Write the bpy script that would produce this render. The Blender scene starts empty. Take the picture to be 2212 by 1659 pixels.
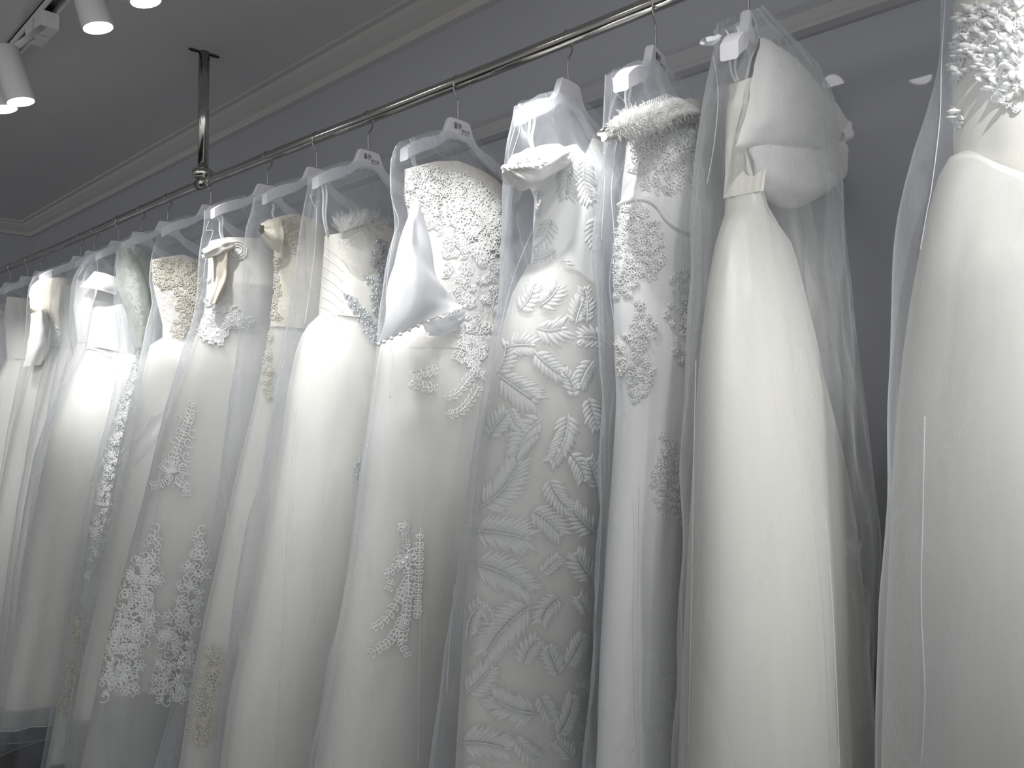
import bpy, bmesh, math, random
from mathutils import Vector, noise
from mathutils.bvhtree import BVHTree
C = bpy.context.scene
COL = C.collection
PI = math.pi
# ------------------------------------------------------------------ camera
F_PX, W, H = 1661.0, 2212.0, 1659.0
VPX, VPY = -640.0, 872.0                  # vanishing point of the rail in the photograph
CAM = Vector((0, 0, 1.6))
ang = math.atan2(W/2 - VPX, F_PX)         # between view direction and -X
yaw = PI/2 - ang
pitch = math.atan((VPY - H/2)/F_PX)
cd = bpy.data.cameras.new('camera'); cam = bpy.data.objects.new('camera', cd); COL.objects.link(cam)
cam.location = CAM; cam.rotation_euler = (PI/2 + pitch, 0, yaw)
cd.sensor_width = 36; cd.lens = F_PX/W*36; cd.clip_start = .02
C.camera = cam
bpy.context.view_layer.update()
MW = cam.rotation_euler.to_matrix(); MI = MW.transposed()
def ray(px, py):
    return (MW @ Vector(((px - W/2)/F_PX, -(py - H/2)/F_PX, -1))).normalized()
def proj(p):
    q = MI @ (Vector(p) - CAM)
    return W/2 + F_PX*q.x/-q.z, H/2 - F_PX*q.y/-q.z
def onX(px, py, X):                       # where the sight line meets the plane of one hanger
    d = ray(px, py); t = X/d.x
    return CAM.y + d.y*t, CAM.z + d.z*t
def onY(px, py, Y):
    d = ray(px, py); t = Y/d.y
    return d.x*t, CAM.z + d.z*t
# ------------------------------------------------------------------ world, exposure
C.view_settings.view_transform = 'Standard'; C.view_settings.look = 'None'
C.view_settings.exposure = 0.12; C.view_settings.gamma = 1
C.cycles.transparent_max_bounces = 40; C.cycles.max_bounces = 8; C.cycles.diffuse_bounces = 3
C.cycles.transmission_bounces = 8
wd = bpy.data.worlds.new('world'); C.world = wd; wd.use_nodes = True
nt = wd.node_tree; bg = nt.nodes['Background']      # unseen shop as ambient band near the horizon, brighter right, shaped to dim hems
tc = nt.nodes.new('ShaderNodeTexCoord'); sx = nt.nodes.new('ShaderNodeSeparateXYZ'); nt.links.new(tc.outputs['Generated'], sx.inputs[0])
mz = nt.nodes.new('ShaderNodeMapRange'); mz.interpolation_type = 'SMOOTHSTEP'; mz.inputs['From Min'].default_value = -.75; mz.inputs['From Max'].default_value = .02
mz.inputs['To Min'].default_value = .10; mz.inputs['To Max'].default_value = 1.02; nt.links.new(sx.outputs['Z'], mz.inputs['Value'])
mx_ = nt.nodes.new('ShaderNodeMapRange'); mx_.inputs['From Min'].default_value = -.8; mx_.inputs['From Max'].default_value = .8
mx_.inputs['To Min'].default_value = .15; mx_.inputs['To Max'].default_value = 1.22; nt.links.new(sx.outputs['X'], mx_.inputs['Value'])
mt = nt.nodes.new('ShaderNodeMapRange'); mt.interpolation_type = 'SMOOTHSTEP'; mt.inputs['From Min'].default_value = .06; mt.inputs['From Max'].default_value = .32
mt.inputs['To Min'].default_value = 1; mt.inputs['To Max'].default_value = .10; nt.links.new(sx.outputs['Z'], mt.inputs['Value'])
m0 = nt.nodes.new('ShaderNodeMath'); m0.operation = 'MULTIPLY'; nt.links.new(mz.outputs[0], m0.inputs[0]); nt.links.new(mt.outputs[0], m0.inputs[1])
mm = nt.nodes.new('ShaderNodeMath'); mm.operation = 'MULTIPLY'; nt.links.new(m0.outputs[0], mm.inputs[0]); nt.links.new(mx_.outputs[0], mm.inputs[1])
nt.links.new(mm.outputs[0], bg.inputs[1]); bg.inputs[0].default_value = (.99, 1, 1, 1)
ZC = 2.875; YW = 1.60; ZR = 2.377
LAMP_POWER = 48
# lamps: (x, y, z of lit face, aim point, track)
LAMPS = [                                  # lit face, aim, relative power, cone
 ((212, 60, 2.58), (-2.42, 1.08, 1.88), 1.0, 42),
 ((45, 220, 2.49), (-2.88, 1.10, 1.78), 1.4, 44),
 ((8, 236, 2.49), (-3.40, 1.05, 1.74), 1.5, 44),
 ((315, 2, 2.60), (-2.15, 1.06, 1.80), .55, 42),
 (None, (-1.08, 1.10, 2.12), .85, 42, (-.89, .84, 2.57)),
 (None, (-1.42, 1.04, 1.80), 1.3, 48, (-1.24, .60, 2.58)),
 (None, (-0.86, 1.00, 2.18), .85, 38, (-.70, .66, 2.60)),
 (None, (-0.60, 1.06, 2.02), .35, 42, (-.10, .55, 2.60)),
 (None, (-0.10, 1.15, 1.82), 1.9, 44, (.35, .45, 2.60)),
 (None, (-4.10, 1.05, 1.90), 1.1, 46, (-3.70, .62, 2.55)),
 (None, (-1.78, 1.06, 1.84), .55, 42, (-1.50, .60, 2.58)),  # unseen lamp added to brighten the silver beaded dress and its neighbours
]
# ------------------------------------------------------------------ materials
def newmat(name):
    m = bpy.data.materials.new(name); m.use_nodes = True; nt = m.node_tree; nt.nodes.clear()
    return m, nt, nt.nodes.new('ShaderNodeOutputMaterial')
def N(nt, t, **kw):
    n = nt.nodes.new(t)
    for k, v in kw.items():
        if k.startswith('i_'): n.inputs[k[2:].replace('_', ' ')].default_value = v
        else: setattr(n, k, v)
    return n
def pbr(name, col, rough=.5, metal=0, bump=0, bscale=60, var=0, coat=0, sheen=0, stretch=(1, 1, 1), emit=0, detail=4, coat_rough=.04):
    m, nt, out = newmat(name)
    b = N(nt, 'ShaderNodeBsdfPrincipled'); b.inputs['Base Color'].default_value = (*col, 1)
    b.inputs['Roughness'].default_value = rough; b.inputs['Metallic'].default_value = metal
    b.inputs['Coat Weight'].default_value = coat; b.inputs['Coat Roughness'].default_value = coat_rough
    b.inputs['Sheen Weight'].default_value = sheen
    tc = N(nt, 'ShaderNodeTexCoord'); mp = N(nt, 'ShaderNodeMapping'); mp.inputs['Scale'].default_value = stretch
    nz = N(nt, 'ShaderNodeTexNoise'); nz.inputs['Scale'].default_value = bscale; nz.inputs['Detail'].default_value = detail
    nt.links.new(tc.outputs['Object'], mp.inputs[0]); nt.links.new(mp.outputs[0], nz.inputs['Vector'])
    if var:
        mx = N(nt, 'ShaderNodeMix', data_type='RGBA'); mx.inputs[6].default_value = (*[c*(1-var) for c in col], 1)
        mx.inputs[7].default_value = (*[min(1, c*(1+var)) for c in col], 1)
        nt.links.new(nz.outputs[0], mx.inputs[0]); nt.links.new(mx.outputs[2], b.inputs['Base Color'])
    if bump:
        bp = N(nt, 'ShaderNodeBump'); bp.inputs['Strength'].default_value = bump; bp.inputs['Distance'].default_value = .01
        nt.links.new(nz.outputs[0], bp.inputs['Height']); nt.links.new(bp.outputs[0], b.inputs['Normal'])
    if emit:
        b.inputs['Emission Color'].default_value = (1, 1, 1, 1); b.inputs['Emission Strength'].default_value = emit
    nt.links.new(b.outputs[0], out.inputs[0])
    return m
def sheer(name, col, cover, gloss=.12, grough=.35, var=.25, bump=.15, bscale=14, stretch=(1, 1, .25), trans=.5, crease=0):
    """woven net: the more threads the sight line crosses, the less shows through"""
    m, nt, out = newmat(name); L = nt.links.new
    tc = N(nt, 'ShaderNodeTexCoord'); mp = N(nt, 'ShaderNodeMapping'); mp.inputs['Scale'].default_value = stretch
    nz = N(nt, 'ShaderNodeTexNoise'); nz.inputs['Scale'].default_value = bscale; nz.inputs['Detail'].default_value = 5
    nz.inputs['Distortion'].default_value = .6
    L(tc.outputs['Object'], mp.inputs[0]); L(mp.outputs[0], nz.inputs['Vector'])
    bp = N(nt, 'ShaderNodeBump'); bp.inputs['Strength'].default_value = bump; bp.inputs['Distance'].default_value = .02
    L(nz.outputs[0], bp.inputs['Height'])
    g = N(nt, 'ShaderNodeNewGeometry'); dt = N(nt, 'ShaderNodeVectorMath', operation='DOT_PRODUCT')
    L(bp.outputs[0], dt.inputs[0]); L(g.outputs['Incoming'], dt.inputs[1])
    ab = N(nt, 'ShaderNodeMath', operation='ABSOLUTE'); L(dt.outputs['Value'], ab.inputs[0])
    mxx = N(nt, 'ShaderNodeMath', operation='MAXIMUM'); mxx.inputs[1].default_value = .1; L(ab.outputs[0], mxx.inputs[0])
    inv = N(nt, 'ShaderNodeMath', operation='DIVIDE'); inv.inputs[0].default_value = 1; L(mxx.outputs[0], inv.inputs[1])
    hole = N(nt, 'ShaderNodeMapRange'); hole.inputs['From Min'].default_value = .3; hole.inputs['From Max'].default_value = .7
    hole.inputs['To Min'].default_value = 1-cover*(1-var); hole.inputs['To Max'].default_value = 1-min(.97, cover*(1+var))
    L(nz.outputs[0], hole.inputs['Value'])
    if crease:
        mp2 = N(nt, 'ShaderNodeMapping'); mp2.inputs['Scale'].default_value = (1, 1, .45); mp2.inputs['Rotation'].default_value = (.5, .2, 0)
        dn = N(nt, 'ShaderNodeMix', data_type='RGBA', blend_type='LINEAR_LIGHT'); dn.inputs[0].default_value = .12
        L(tc.outputs['Object'], dn.inputs[6]); L(nz.outputs['Color'], dn.inputs[7]); L(dn.outputs[2], mp2.inputs[0])
        vo = N(nt, 'ShaderNodeTexVoronoi', feature='DISTANCE_TO_EDGE'); vo.inputs['Scale'].default_value = 6.5; L(mp2.outputs[0], vo.inputs['Vector'])
        cr = N(nt, 'ShaderNodeMapRange'); cr.inputs['From Max'].default_value = .03; cr.inputs['To Min'].default_value = 1-crease; cr.inputs['To Max'].default_value = 1
        L(vo.outputs['Distance'], cr.inputs['Value'])
        nz2 = N(nt, 'ShaderNodeTexNoise'); nz2.inputs['Scale'].default_value = 5; L(tc.outputs['Object'], nz2.inputs['Vector'])
        pm = N(nt, 'ShaderNodeMapRange'); pm.inputs['From Min'].default_value = .48; pm.inputs['From Max'].default_value = .62; L(nz2.outputs[0], pm.inputs['Value'])
        mc = N(nt, 'ShaderNodeMix'); mc.inputs[2].default_value = 1; L(pm.outputs[0], mc.inputs[0]); L(cr.outputs[0], mc.inputs[3])
        ml = N(nt, 'ShaderNodeMath', operation='MULTIPLY'); L(hole.outputs[0], ml.inputs[0]); L(mc.outputs[0], ml.inputs[1]); hole = ml
    pw = N(nt, 'ShaderNodeMath', operation='POWER'); L(hole.outputs[0], pw.inputs[0]); L(inv.outputs[0], pw.inputs[1])
    d = N(nt, 'ShaderNodeBsdfDiffuse'); d.inputs[0].default_value = (*col, 1); L(bp.outputs[0], d.inputs['Normal'])
    t = N(nt, 'ShaderNodeBsdfTranslucent'); t.inputs[0].default_value = (*col, 1)
    a = N(nt, 'ShaderNodeMixShader'); a.inputs[0].default_value = trans; L(d.outputs[0], a.inputs[1]); L(t.outputs[0], a.inputs[2])
    gl = N(nt, 'ShaderNodeBsdfGlossy'); gl.inputs['Roughness'].default_value = grough; gl.inputs[0].default_value = (1, 1, 1, 1)
    L(bp.outputs[0], gl.inputs['Normal'])
    b = N(nt, 'ShaderNodeMixShader'); b.inputs[0].default_value = gloss; L(a.outputs[0], b.inputs[1]); L(gl.outputs[0], b.inputs[2])
    tr = N(nt, 'ShaderNodeBsdfTransparent')
    f = N(nt, 'ShaderNodeMixShader'); L(pw.outputs[0], f.inputs[0]); L(b.outputs[0], f.inputs[1]); L(tr.outputs[0], f.inputs[2])
    L(f.outputs[0], out.inputs[0])
    return m
M = {}
M['wall'] = pbr('painted_wall', (.42, .425, .46), .5, bump=.05, bscale=90, coat=.35, coat_rough=.03)
M['ceiling'] = pbr('ceiling_paint', (.68, .68, .68), .9, bump=.05, bscale=70)
M['cornice'] = pbr('cornice_plaster', (.54, .525, .51), .7)
M['trim'] = pbr('moulding_paint', (.46, .46, .47), .3, coat=.4)
M['floor'] = pbr('dark_floor', (.035, .028, .028), .5, bump=.1, bscale=20, var=.4)
M['chrome'] = pbr('brushed_steel', (.55, .53, .50), .16, 1)
M['steel'] = pbr('hook_steel', (.45, .44, .42), .25, 1)
M['plastic'] = pbr('hanger_plastic', (.80, .80, .84), .38, bump=.03, bscale=30)
M['print'] = pbr('hanger_print', (.05, .03, .03), .7)
M['lamp'] = pbr('lamp_enamel', (.72, .70, .72), .45)
M['black'] = pbr('black_plastic', (.02, .02, .022), .4)
M['glow'] = pbr('lit_lens', (1, 1, 1), .5, emit=14)
M['bag'] = sheer('garment_bag_net', (.86, .90, .96), .15, gloss=.10, var=.5, bump=.5, bscale=9, crease=.16)
M['bag2'] = sheer('garment_bag_organza', (.87, .89, .90), .14, gloss=.12, var=.3, bump=.5, bscale=7, crease=.12)
M['cord'] = sheer('bag_seam_thread', (.90, .92, .95), .5, gloss=.05, var=.1)
M['tulle'] = sheer('skirt_tulle', (.93, .925, .90), .42, gloss=.05, var=.25, bump=.3, bscale=9, stretch=(1, 1, .12))
M['lining'] = pbr('ivory_lining', (.80, .785, .75), .55, bump=.35, bscale=7, sheen=.3, stretch=(1, 1, .2))
M['satin'] = pbr('white_satin', (.86, .855, .84), .38, bump=.25, bscale=8, sheen=.3, stretch=(1, 1, .5))
M['ivory'] = pbr('ivory_satin', (.80, .78, .71), .42, bump=.3, bscale=10, sheen=.3)
M['beige'] = pbr('champagne_lining', (.73, .665, .57), .55, bump=.4, bscale=20, sheen=.2)
M['nude'] = pbr('nude_mesh', (.78, .75, .71), .7, bump=.5, bscale=60)
M['lace'] = pbr('white_lace_cord', (.93, .925, .91), .42, sheen=.4)
M['organza'] = sheer('sleeve_organza', (.90, .91, .93), .80, gloss=.08, var=.12, bump=.4, bscale=10)
M['lacefill'] = sheer('lace_net', (.93, .92, .90), .62, gloss=.08, var=.2, bscale=60, stretch=(1, 1, 1))
M['leaf'] = sheer('satin_stitch', (.97, .97, .96), .80, gloss=.06, var=.1, bump=.2, bscale=200, stretch=(1, 1, 1), trans=.3)
M['gold'] = pbr('pale_gold_lace', (.76, .72, .62), .4, sheen=.3, bump=.2, bscale=100)
M['green'] = sheer('sage_tulle', (.76, .79, .75), .5, gloss=.05, var=.3, bscale=30)
M['silver'] = pbr('silver_beads', (.62, .65, .69), .25, .35)
M['pearl'] = pbr('pearl_beads', (.92, .91, .89), .15, coat=.6)
M['fluff'] = sheer('tulle_fluff', (.95, .95, .94), .22, gloss=.03, bscale=40)
M['ribbon'] = pbr('white_ribbon', (.86, .87, .90), .4)
# ------------------------------------------------------------------ helpers
def tag(o, label, cat, group=None, kind=None):
    o['label'] = label; o['category'] = cat
    if group: o['group'] = group
    if kind: o['kind'] = kind
    return o
def thing(name, label, cat, loc, group=None):
    o = bpy.data.objects.new(name, None); o.empty_display_size = .05; COL.objects.link(o)
    o.location = loc; return tag(o, label, cat, group)
def mesh(name, vs, fs, m, parent=None, smooth=True):
    me = bpy.data.meshes.new(name); me.from_pydata([tuple(v) for v in vs], [], fs); me.update()
    if smooth:
        me.polygons.foreach_set('use_smooth', [True]*len(me.polygons))
    me.materials.append(M[m]); o = bpy.data.objects.new(name, me); COL.objects.link(o)
    if parent:
        o.parent = parent
        off = Vector(parent.location)
        if parent.parent: off = off + Vector(parent.parent.location)
        for v in me.vertices: v.co -= off
    return o
class MB:
    def __init__(s): s.v = []; s.f = []
    def add(s, vs, fs):
        k = len(s.v); s.v += [Vector(v) for v in vs]; s.f += [tuple(i+k for i in f) for f in fs]
    def box(s, c, d):
        x, y, z = c; a, b, e = d[0]/2, d[1]/2, d[2]/2
        s.add([(x+i*a, y+j*b, z+k*e) for i in (-1, 1) for j in (-1, 1) for k in (-1, 1)],
              [(0, 1, 3, 2), (4, 6, 7, 5), (0, 4, 5, 1), (2, 3, 7, 6), (0, 2, 6, 4), (1, 5, 7, 3)])
    def tube(s, pts, r, n=8, closed=False, cap=True):
        pts = [Vector(p) for p in pts]; m = len(pts)
        if m < 2: return
        rr = r if isinstance(r, (list, tuple)) else [r]*m
        vs = []; up = None
        for i, p in enumerate(pts):
            a = pts[(i-1) % m] if (closed or i) else p; b = pts[(i+1) % m] if (closed or i < m-1) else p
            t = (b-a)
            if t.length < 1e-9: t = Vector((0, 0, 1))
            t.normalize()
            if up is None: up = t.orthogonal().normalized()
            up = (up - t*up.dot(t))
            if up.length < 1e-6: up = t.orthogonal()
            up.normalize(); w = t.cross(up)
            for k in range(n):
                q = 2*PI*k/n; vs.append(p + (up*math.cos(q) + w*math.sin(q))*rr[i])
        fs = []
        for i in range(m if closed else m-1):
            for k in range(n):
                j = (i+1) % m
                fs.append((i*n+k, i*n+(k+1) % n, j*n+(k+1) % n, j*n+k))
        if cap and not closed:
            fs.append(tuple(range(n))[::-1]); fs.append(tuple(range((m-1)*n, m*n)))
        s.add(vs, fs)
    def ball(s, c, r, n=6, sq=(1, 1, 1)):
        vs = [(c[0], c[1], c[2]+r*sq[2])]; h = n//2
        for i in range(1, h):
            for k in range(n):
                a, b = PI*i/h, 2*PI*k/n
                vs.append((c[0]+r*sq[0]*math.sin(a)*math.cos(b), c[1]+r*sq[1]*math.sin(a)*math.sin(b), c[2]+r*sq[2]*math.cos(a)))
        vs.append((c[0], c[1], c[2]-r*sq[2])); fs = []
        for k in range(n):
            fs.append((0, 1+k, 1+(k+1) % n)); e = len(vs)-1; o = 1+(h-2)*n
            fs.append((e, o+(k+1) % n, o+k))
            for i in range(h-2):
                a = 1+i*n; fs.append((a+k, a+n+k, a+n+(k+1) % n, a+(k+1) % n))
        s.add(vs, fs)
    def build(s, name, m, parent=None, smooth=True): return mesh(name, s.v, s.f, m, parent, smooth)
def lerp(a, b, t): return a+(b-a)*t
def interp(tab, x):
    if x <= tab[0][0]: return tab[0][1]
    for (a, b), (c, d) in zip(tab, tab[1:]):
        if x <= c: return b if c == a else b+(d-b)*(x-a)/(c-a)
    return tab[-1][1]
def spline(pts, n):
    out = []; P = [pts[0]]+list(pts)+[pts[-1]]
    for i in range(1, len(P)-2):
        for k in range(n):
            t = k/n; r = []
            for c in range(len(pts[0])):
                a, b, d, e = P[i-1][c], P[i][c], P[i+1][c], P[i+2][c]
                r.append(.5*((2*b)+(-a+d)*t+(2*a-5*b+4*d-e)*t*t+(-a+3*b-3*d+e)*t**3))
            out.append(tuple(r))
    out.append(tuple(pts[-1])); return out
# ------------------------------------------------------------------ setting
def slab(name, vs, m):
    b = MB(); b.add(vs, [(0, 1, 2, 3), (7, 6, 5, 4), (0, 4, 5, 1), (1, 5, 6, 2), (2, 6, 7, 3), (3, 7, 4, 0)])
    o = b.build(name, m, smooth=False); o['kind'] = 'structure'; return o
def boxv(x0, x1, y0, y1, z0, z1):
    return [(x0, y0, z0), (x1, y0, z0), (x1, y1, z0), (x0, y1, z0), (x0, y0, z1), (x1, y0, z1), (x1, y1, z1), (x0, y1, z1)]
XE = -6.25
slab('wall_back', boxv(XE-.1, 1.6, YW, YW+.1, 0, ZC+.1), 'wall')
slab('wall_left', boxv(XE-.1, XE, -2.5, YW, 0, ZC+.1), 'wall')
slab('ceiling', boxv(XE, 1.6, -2.5, YW, ZC, ZC+.1), 'ceiling')
slab('floor', boxv(XE, 1.6, -2.5, YW, -.1, 0), 'floor')
def extrude_profile(name, prof, a, b, axis, m):
    vs = []; n = len(prof)
    for e in (a, b):
        for p, z in prof: vs.append((e, YW-p, z) if axis == 'x' else (XE+p, e, z))
    fs = [(i, (i+1) % n, n+(i+1) % n, n+i) for i in range(n)]+[tuple(range(n)), tuple(range(n, 2*n))[::-1]]
    o = mesh(name, vs, fs, m, smooth=False); o['kind'] = 'structure'; return o
cp = [(0, ZC), (.10, ZC), (.10, ZC-.012), (.085, ZC-.016), (.075, ZC-.03), (.05, ZC-.05), (.03, ZC-.062), (.022, ZC-.075), (.022, ZC-.085), (0, ZC-.09)]
extrude_profile('trim_1', cp, XE, 1.6, 'x', 'cornice')
extrude_profile('trim_2', cp, -2.5, YW, 'y', 'cornice')
zt = onY(1400, 165, YW)[1]
tp = [(0, zt+.035), (.012, zt+.033), (.02, zt+.022), (.014, zt+.016), (.014, zt-.01), (.024, zt-.016), (.024, zt-.026), (.01, zt-.034), (0, zt-.036)]
extrude_profile('trim_3', tp, XE, 1.6, 'x', 'trim')
# ------------------------------------------------------------------ rail and its post
def rail_y(X):
    return 1.195+(X+4.6)*(1.262-1.195)/3.8 if X < -.8 else 1.262
def rail_x(px):                            # where on the rail a hook stands
    X = -1
    for _ in range(8):
        a = ray(px, 500); X = rail_y(X)*a.x/a.y
    return X
def rail_z(X):                             # held a little higher at the post
    return ZR+.019*math.exp(-((X+2.7)/1.1)**2)
r = thing('garment_rail', 'long polished steel tube rail hanging below the ceiling', 'rail', (-2.6, 1.22, ZR))
b = MB(); b.tube([(-5.9+.2*k, rail_y(-5.9+.2*k), rail_z(-5.9+.2*k)) for k in range(33)], .0165, 24); b.build('rail_tube', 'chrome', r)
for x in (-1.33, -1.62, -2.75, -3.1, -.72):
    b = MB(); b.ball((x, rail_y(x), rail_z(x)-.019), .0035, 8); b.build('set_screw', 'steel', r)
def post(px):
    X = rail_x(px); Y = rail_y(X); ZR = rail_z(X)
    t = thing('rail_post', 'vertical steel post joining the ceiling to the rail with a round clamp', 'post', (X, Y, ZR))
    b = MB(); b.tube([(X, Y, ZR+.055), (X, Y, ZC)], .019, 24); b.build('tube', 'chrome', t)
    b = MB(); b.tube([(X, Y, ZR+.018), (X, Y, ZR+.022), (X, Y, ZR+.045), (X, Y, ZR+.05)], [.026, .036, .036, .03], 28); b.build('collar', 'chrome', t)
    b = MB(); b.tube([(X-.03, Y, ZR), (X+.03, Y, ZR)], .0205, 20); b.tube([(X, Y, ZR+.01), (X, Y, ZR+.02)], .014, 12); b.build('clamp', 'chrome', t)
    b = MB()
    e = CAM+ray(464, 121)*((ZC-.003-CAM.z)/ray(464, 121).z)-Vector((X, Y, ZC-.003)); e.z = 0; e.normalize(); f = Vector((-e.y, e.x, 0))
    for s in (-1, 1):
        if s == 1: b.build('ceiling_bracket', 'black', t); b = MB()
        b.tube([Vector((X, Y, ZC-.004))+e*s*(.036+.017*math.cos(k*PI/8))+f*.007*math.sin(k*PI/8) for k in range(16)], .0025, 6, closed=True)
    b.build('ceiling_bracket', 'black', t)
    return t
post(437)
# ------------------------------------------------------------------ track and spot lamps
t = thing('lighting_track', 'grey ceiling track with a dark slot carrying the spot lamps', 'light track', (-2, .74, ZC))
b = MB(); b.box((-2.35, .74-.020, ZC-.012), (4.6, .006, .024)); b.box((-2.35, .74+.020, ZC-.012), (4.6, .006, .024)); b.box((-2.35, .74, ZC-.003), (4.6, .046, .006)); b.build('channel', 'lamp', t, False)
b = MB(); b.box((-2.35, .74, ZC-.008), (4.6, .022, .004)); b.build('slot', 'black', t, False)
lab = {0: 'cylindrical grey spot lamp, the larger lit one beside the top edge',
       1: 'cylindrical grey spot lamp clipped below the track, fully in view at left',
       2: 'spot lamp cut off by the left edge, just behind another lamp',
       3: 'spot lamp of which only the lit rim shows at the top'}
outl = ['out of frame spot lamp that lights the leaf patterned dress', 'out of frame spot lamp that lights the bell sleeve', 'out of frame spot lamp that lights the fringed strap',
        'out of frame spot lamp that lights the bow dress', 'out of frame spot lamp that lights the petal bodice', 'out of frame spot lamp beyond the left edge', 'added out of frame spot lamp that brightens the silver beaded dress']
for i, lm in enumerate(LAMPS):
    px, aim, pw, cone = lm[:4]
    if px: rd = ray(px[0], px[1]); P = CAM+rd*((px[2]-CAM.z)/rd.z)
    else: P = Vector(lm[4])
    A = Vector(aim); D = (A-P).normalized(); right = MW @ Vector((1, 0, 0))
    ax = (Vector((0, 0, -1))+right*.26+(MW @ Vector((0, 0, -1)))*.12).normalized() if i < 4 else (D+Vector((0, 0, -.6))).normalized()
    if i == 4: ax = Vector((-.25, .75, -.6)).normalized()
    t = thing('spot_lamp', lab[i] if i < 4 else outl[i-4], 'spot lamp', P, 'spot lamps on the ceiling track')
    top = P-ax*.16
    b = MB(); b.tube([top, top+ax*.004, P-ax*.004, P], [.030, .036, .039, .039], 32); b.build('lamp_body', 'lamp', t)
    b = MB(); b.tube([P, P+ax*.0015], .0355, 32); b.build('lens', 'glow', t)
    K = Vector((top.x-.16, .74, ZC-.03))
    b = MB(); b.box((K.x, K.y, ZC-.050), (.075, .05, .05)); b.build('track_adapter', 'lamp', t, False)
    b = MB(); b.tube([K-Vector((0, 0, .02)), top+ax*.02], .009, 8); b.build('bracket', 'lamp', t)
    ld = bpy.data.lights.new('spot', 'SPOT'); ld.energy = LAMP_POWER*pw; ld.spot_size = math.radians(cone); ld.spot_blend = .85
    ld.shadow_soft_size = .025; ld.color = (1, .995, .985); lo = bpy.data.objects.new('lamp_light', ld); COL.objects.link(lo)
    lo.parent = t; lo.location = ax*.008; lo.rotation_euler = D.to_track_quat('-Z', 'Y').to_euler()
# ------------------------------------------------------------------ hangers
def textmesh(s, size):
    cu = bpy.data.curves.new('t', 'FONT'); cu.body = s; cu.size = size; cu.resolution_u = 2
    o = bpy.data.objects.new('t', cu); COL.objects.link(o)
    dg = bpy.context.evaluated_depsgraph_get(); me = bpy.data.meshes.new_from_object(o.evaluated_get(dg))
    vs = [v.co.copy() for v in me.vertices]; fs = [tuple(p.vertices) for p in me.polygons]
    bpy.data.objects.remove(o); return vs, fs
TXT = [textmesh('馨伊', .017), textmesh('婚纱礼服', .0085)]
top_prof = [(0, 0), (.030, -.001), (.038, -.004), (.045, -.018), (.055, -.036), (.072, -.051), (.10, -.062), (.14, -.075), (.175, -.092), (.198, -.108)]
bot_prof = [(0, -.052), (.03, -.054), (.05, -.062), (.075, -.080), (.105, -.096), (.14, -.110), (.172, -.124), (.198, -.138)]
def make_hanger(X, rot, reach, label, hook_dir, logo, group):
    Y = rail_y(X); zt = rail_z(X)-.092
    t = thing('clothes_hanger', label, 'hanger', (X, Y, zt), group)
    cr, sr = math.cos(rot), math.sin(rot)
    def P(x, y, z): y *= reach/.198; return (X+x*cr-y*sr, Y+x*sr+y*cr, zt+z)
    tps = spline(top_prof, 4); bps = [(u, interp(bot_prof, u)) for u, _ in tps]
    ring = []
    half = [(a[0], a[1], b2[1]) for a, b2 in zip(tps, bps)]
    full = [(-u, t_, b_) for u, t_, b_ in half[::-1]]+half[1:]
    vs = []; fs = []
    for u, a, c in full:
        th = .0085+.006*min(1, max(0, abs(u)-.05)/.10)
        e = .003
        for x, z in ((-th+e, a), (th-e, a), (th, a-e), (th, c+e), (th-e, c), (-th+e, c), (-th, c+e), (-th, a-e)): vs.append(P(x, u, z))
    n = 8
    for i in range(len(full)-1):
        for k in range(n): fs.append((i*n+k, i*n+(k+1) % n, (i+1)*n+(k+1) % n, (i+1)*n+k))
    fs.append(tuple(range(n))[::-1]); fs.append(tuple(range((len(full)-1)*n, len(full)*n)))
    mesh('hanger_bar', vs, fs, 'plastic', t, False)
    # hook: stem, kink and a loop over the rail
    s = hook_dir; R = .0195; cz = .092
    pts = [(0, 0, -.004), (0, 0, .045)]
    pts += [(0, s*.004, .052), (0, s*.013, .064), (0, s*.018, .074)]
    for k in range(0, 15):
        a = -.9+k*(PI+1.1)/14
        pts.append((0, s*R*math.cos(a), cz+R*math.sin(a)-.002))
    b = MB(); b.tube([P(*q) for q in spline(pts, 3)], .0017, 8); b.build('hook', 'steel', t)
    if logo:
        b = MB()
        for (vs, fs), (oy, oz) in zip(TXT, ((-.026, -.026), (.004, -.031))):
            b.add([P(.0090, v.x*.9+oy, v.y+oz) for v in vs], fs)
        b.box(P(.0090, .018, -.035), (.0004, .026*cr, .0008))
        b.build('printed_mark', 'print', t, False)
    return t
# ------------------------------------------------------------------ cloth lofts
def edge(poly, X, onP):
    q = [onP(x, y, X) for x, y in poly]; q = sorted(((z, y) for y, z in q))
    return q
def ext(tab, z, lo=True):
    if z < tab[0][0] and len(tab) > 1:       # carry the edge on below the last traced point
        (a, b), (c, d) = tab[0], tab[1]; k = (d-b)/(c-a) if c != a else 0
        k = max(-.45, min(.45, k)); return b+(z-a)*k
    return interp(tab, z)
def fit(X, aL, aR, t, z, mk, sh=0):
    """centre and half width of an oval of half depth t whose outline spans the two sight lines"""
    c, w = (aL+aR)/2, max(.01, (aR-aL)/2)
    pL = proj(mk(aL, 0, z))[0]; pR = proj(mk(aR, 0, z))[0]
    for _ in range(5):
        xs = []
        for k in range(24):
            q = 2*PI*k/24; xs.append(proj(mk(c+w*math.cos(q), sh+t*math.sin(q), z))[0])
        l, r_ = min(xs), max(xs); k = 2*w/max(1e-6, (pR-pL))
        s = (aR-aL)/max(1e-6, pR-pL)
        dl, dr = (pL-l)*s, (pR-r_)*s
        c += (dl+dr)/2; w = max(.012, w+(dr-dl)/2)
    return c, w
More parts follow.
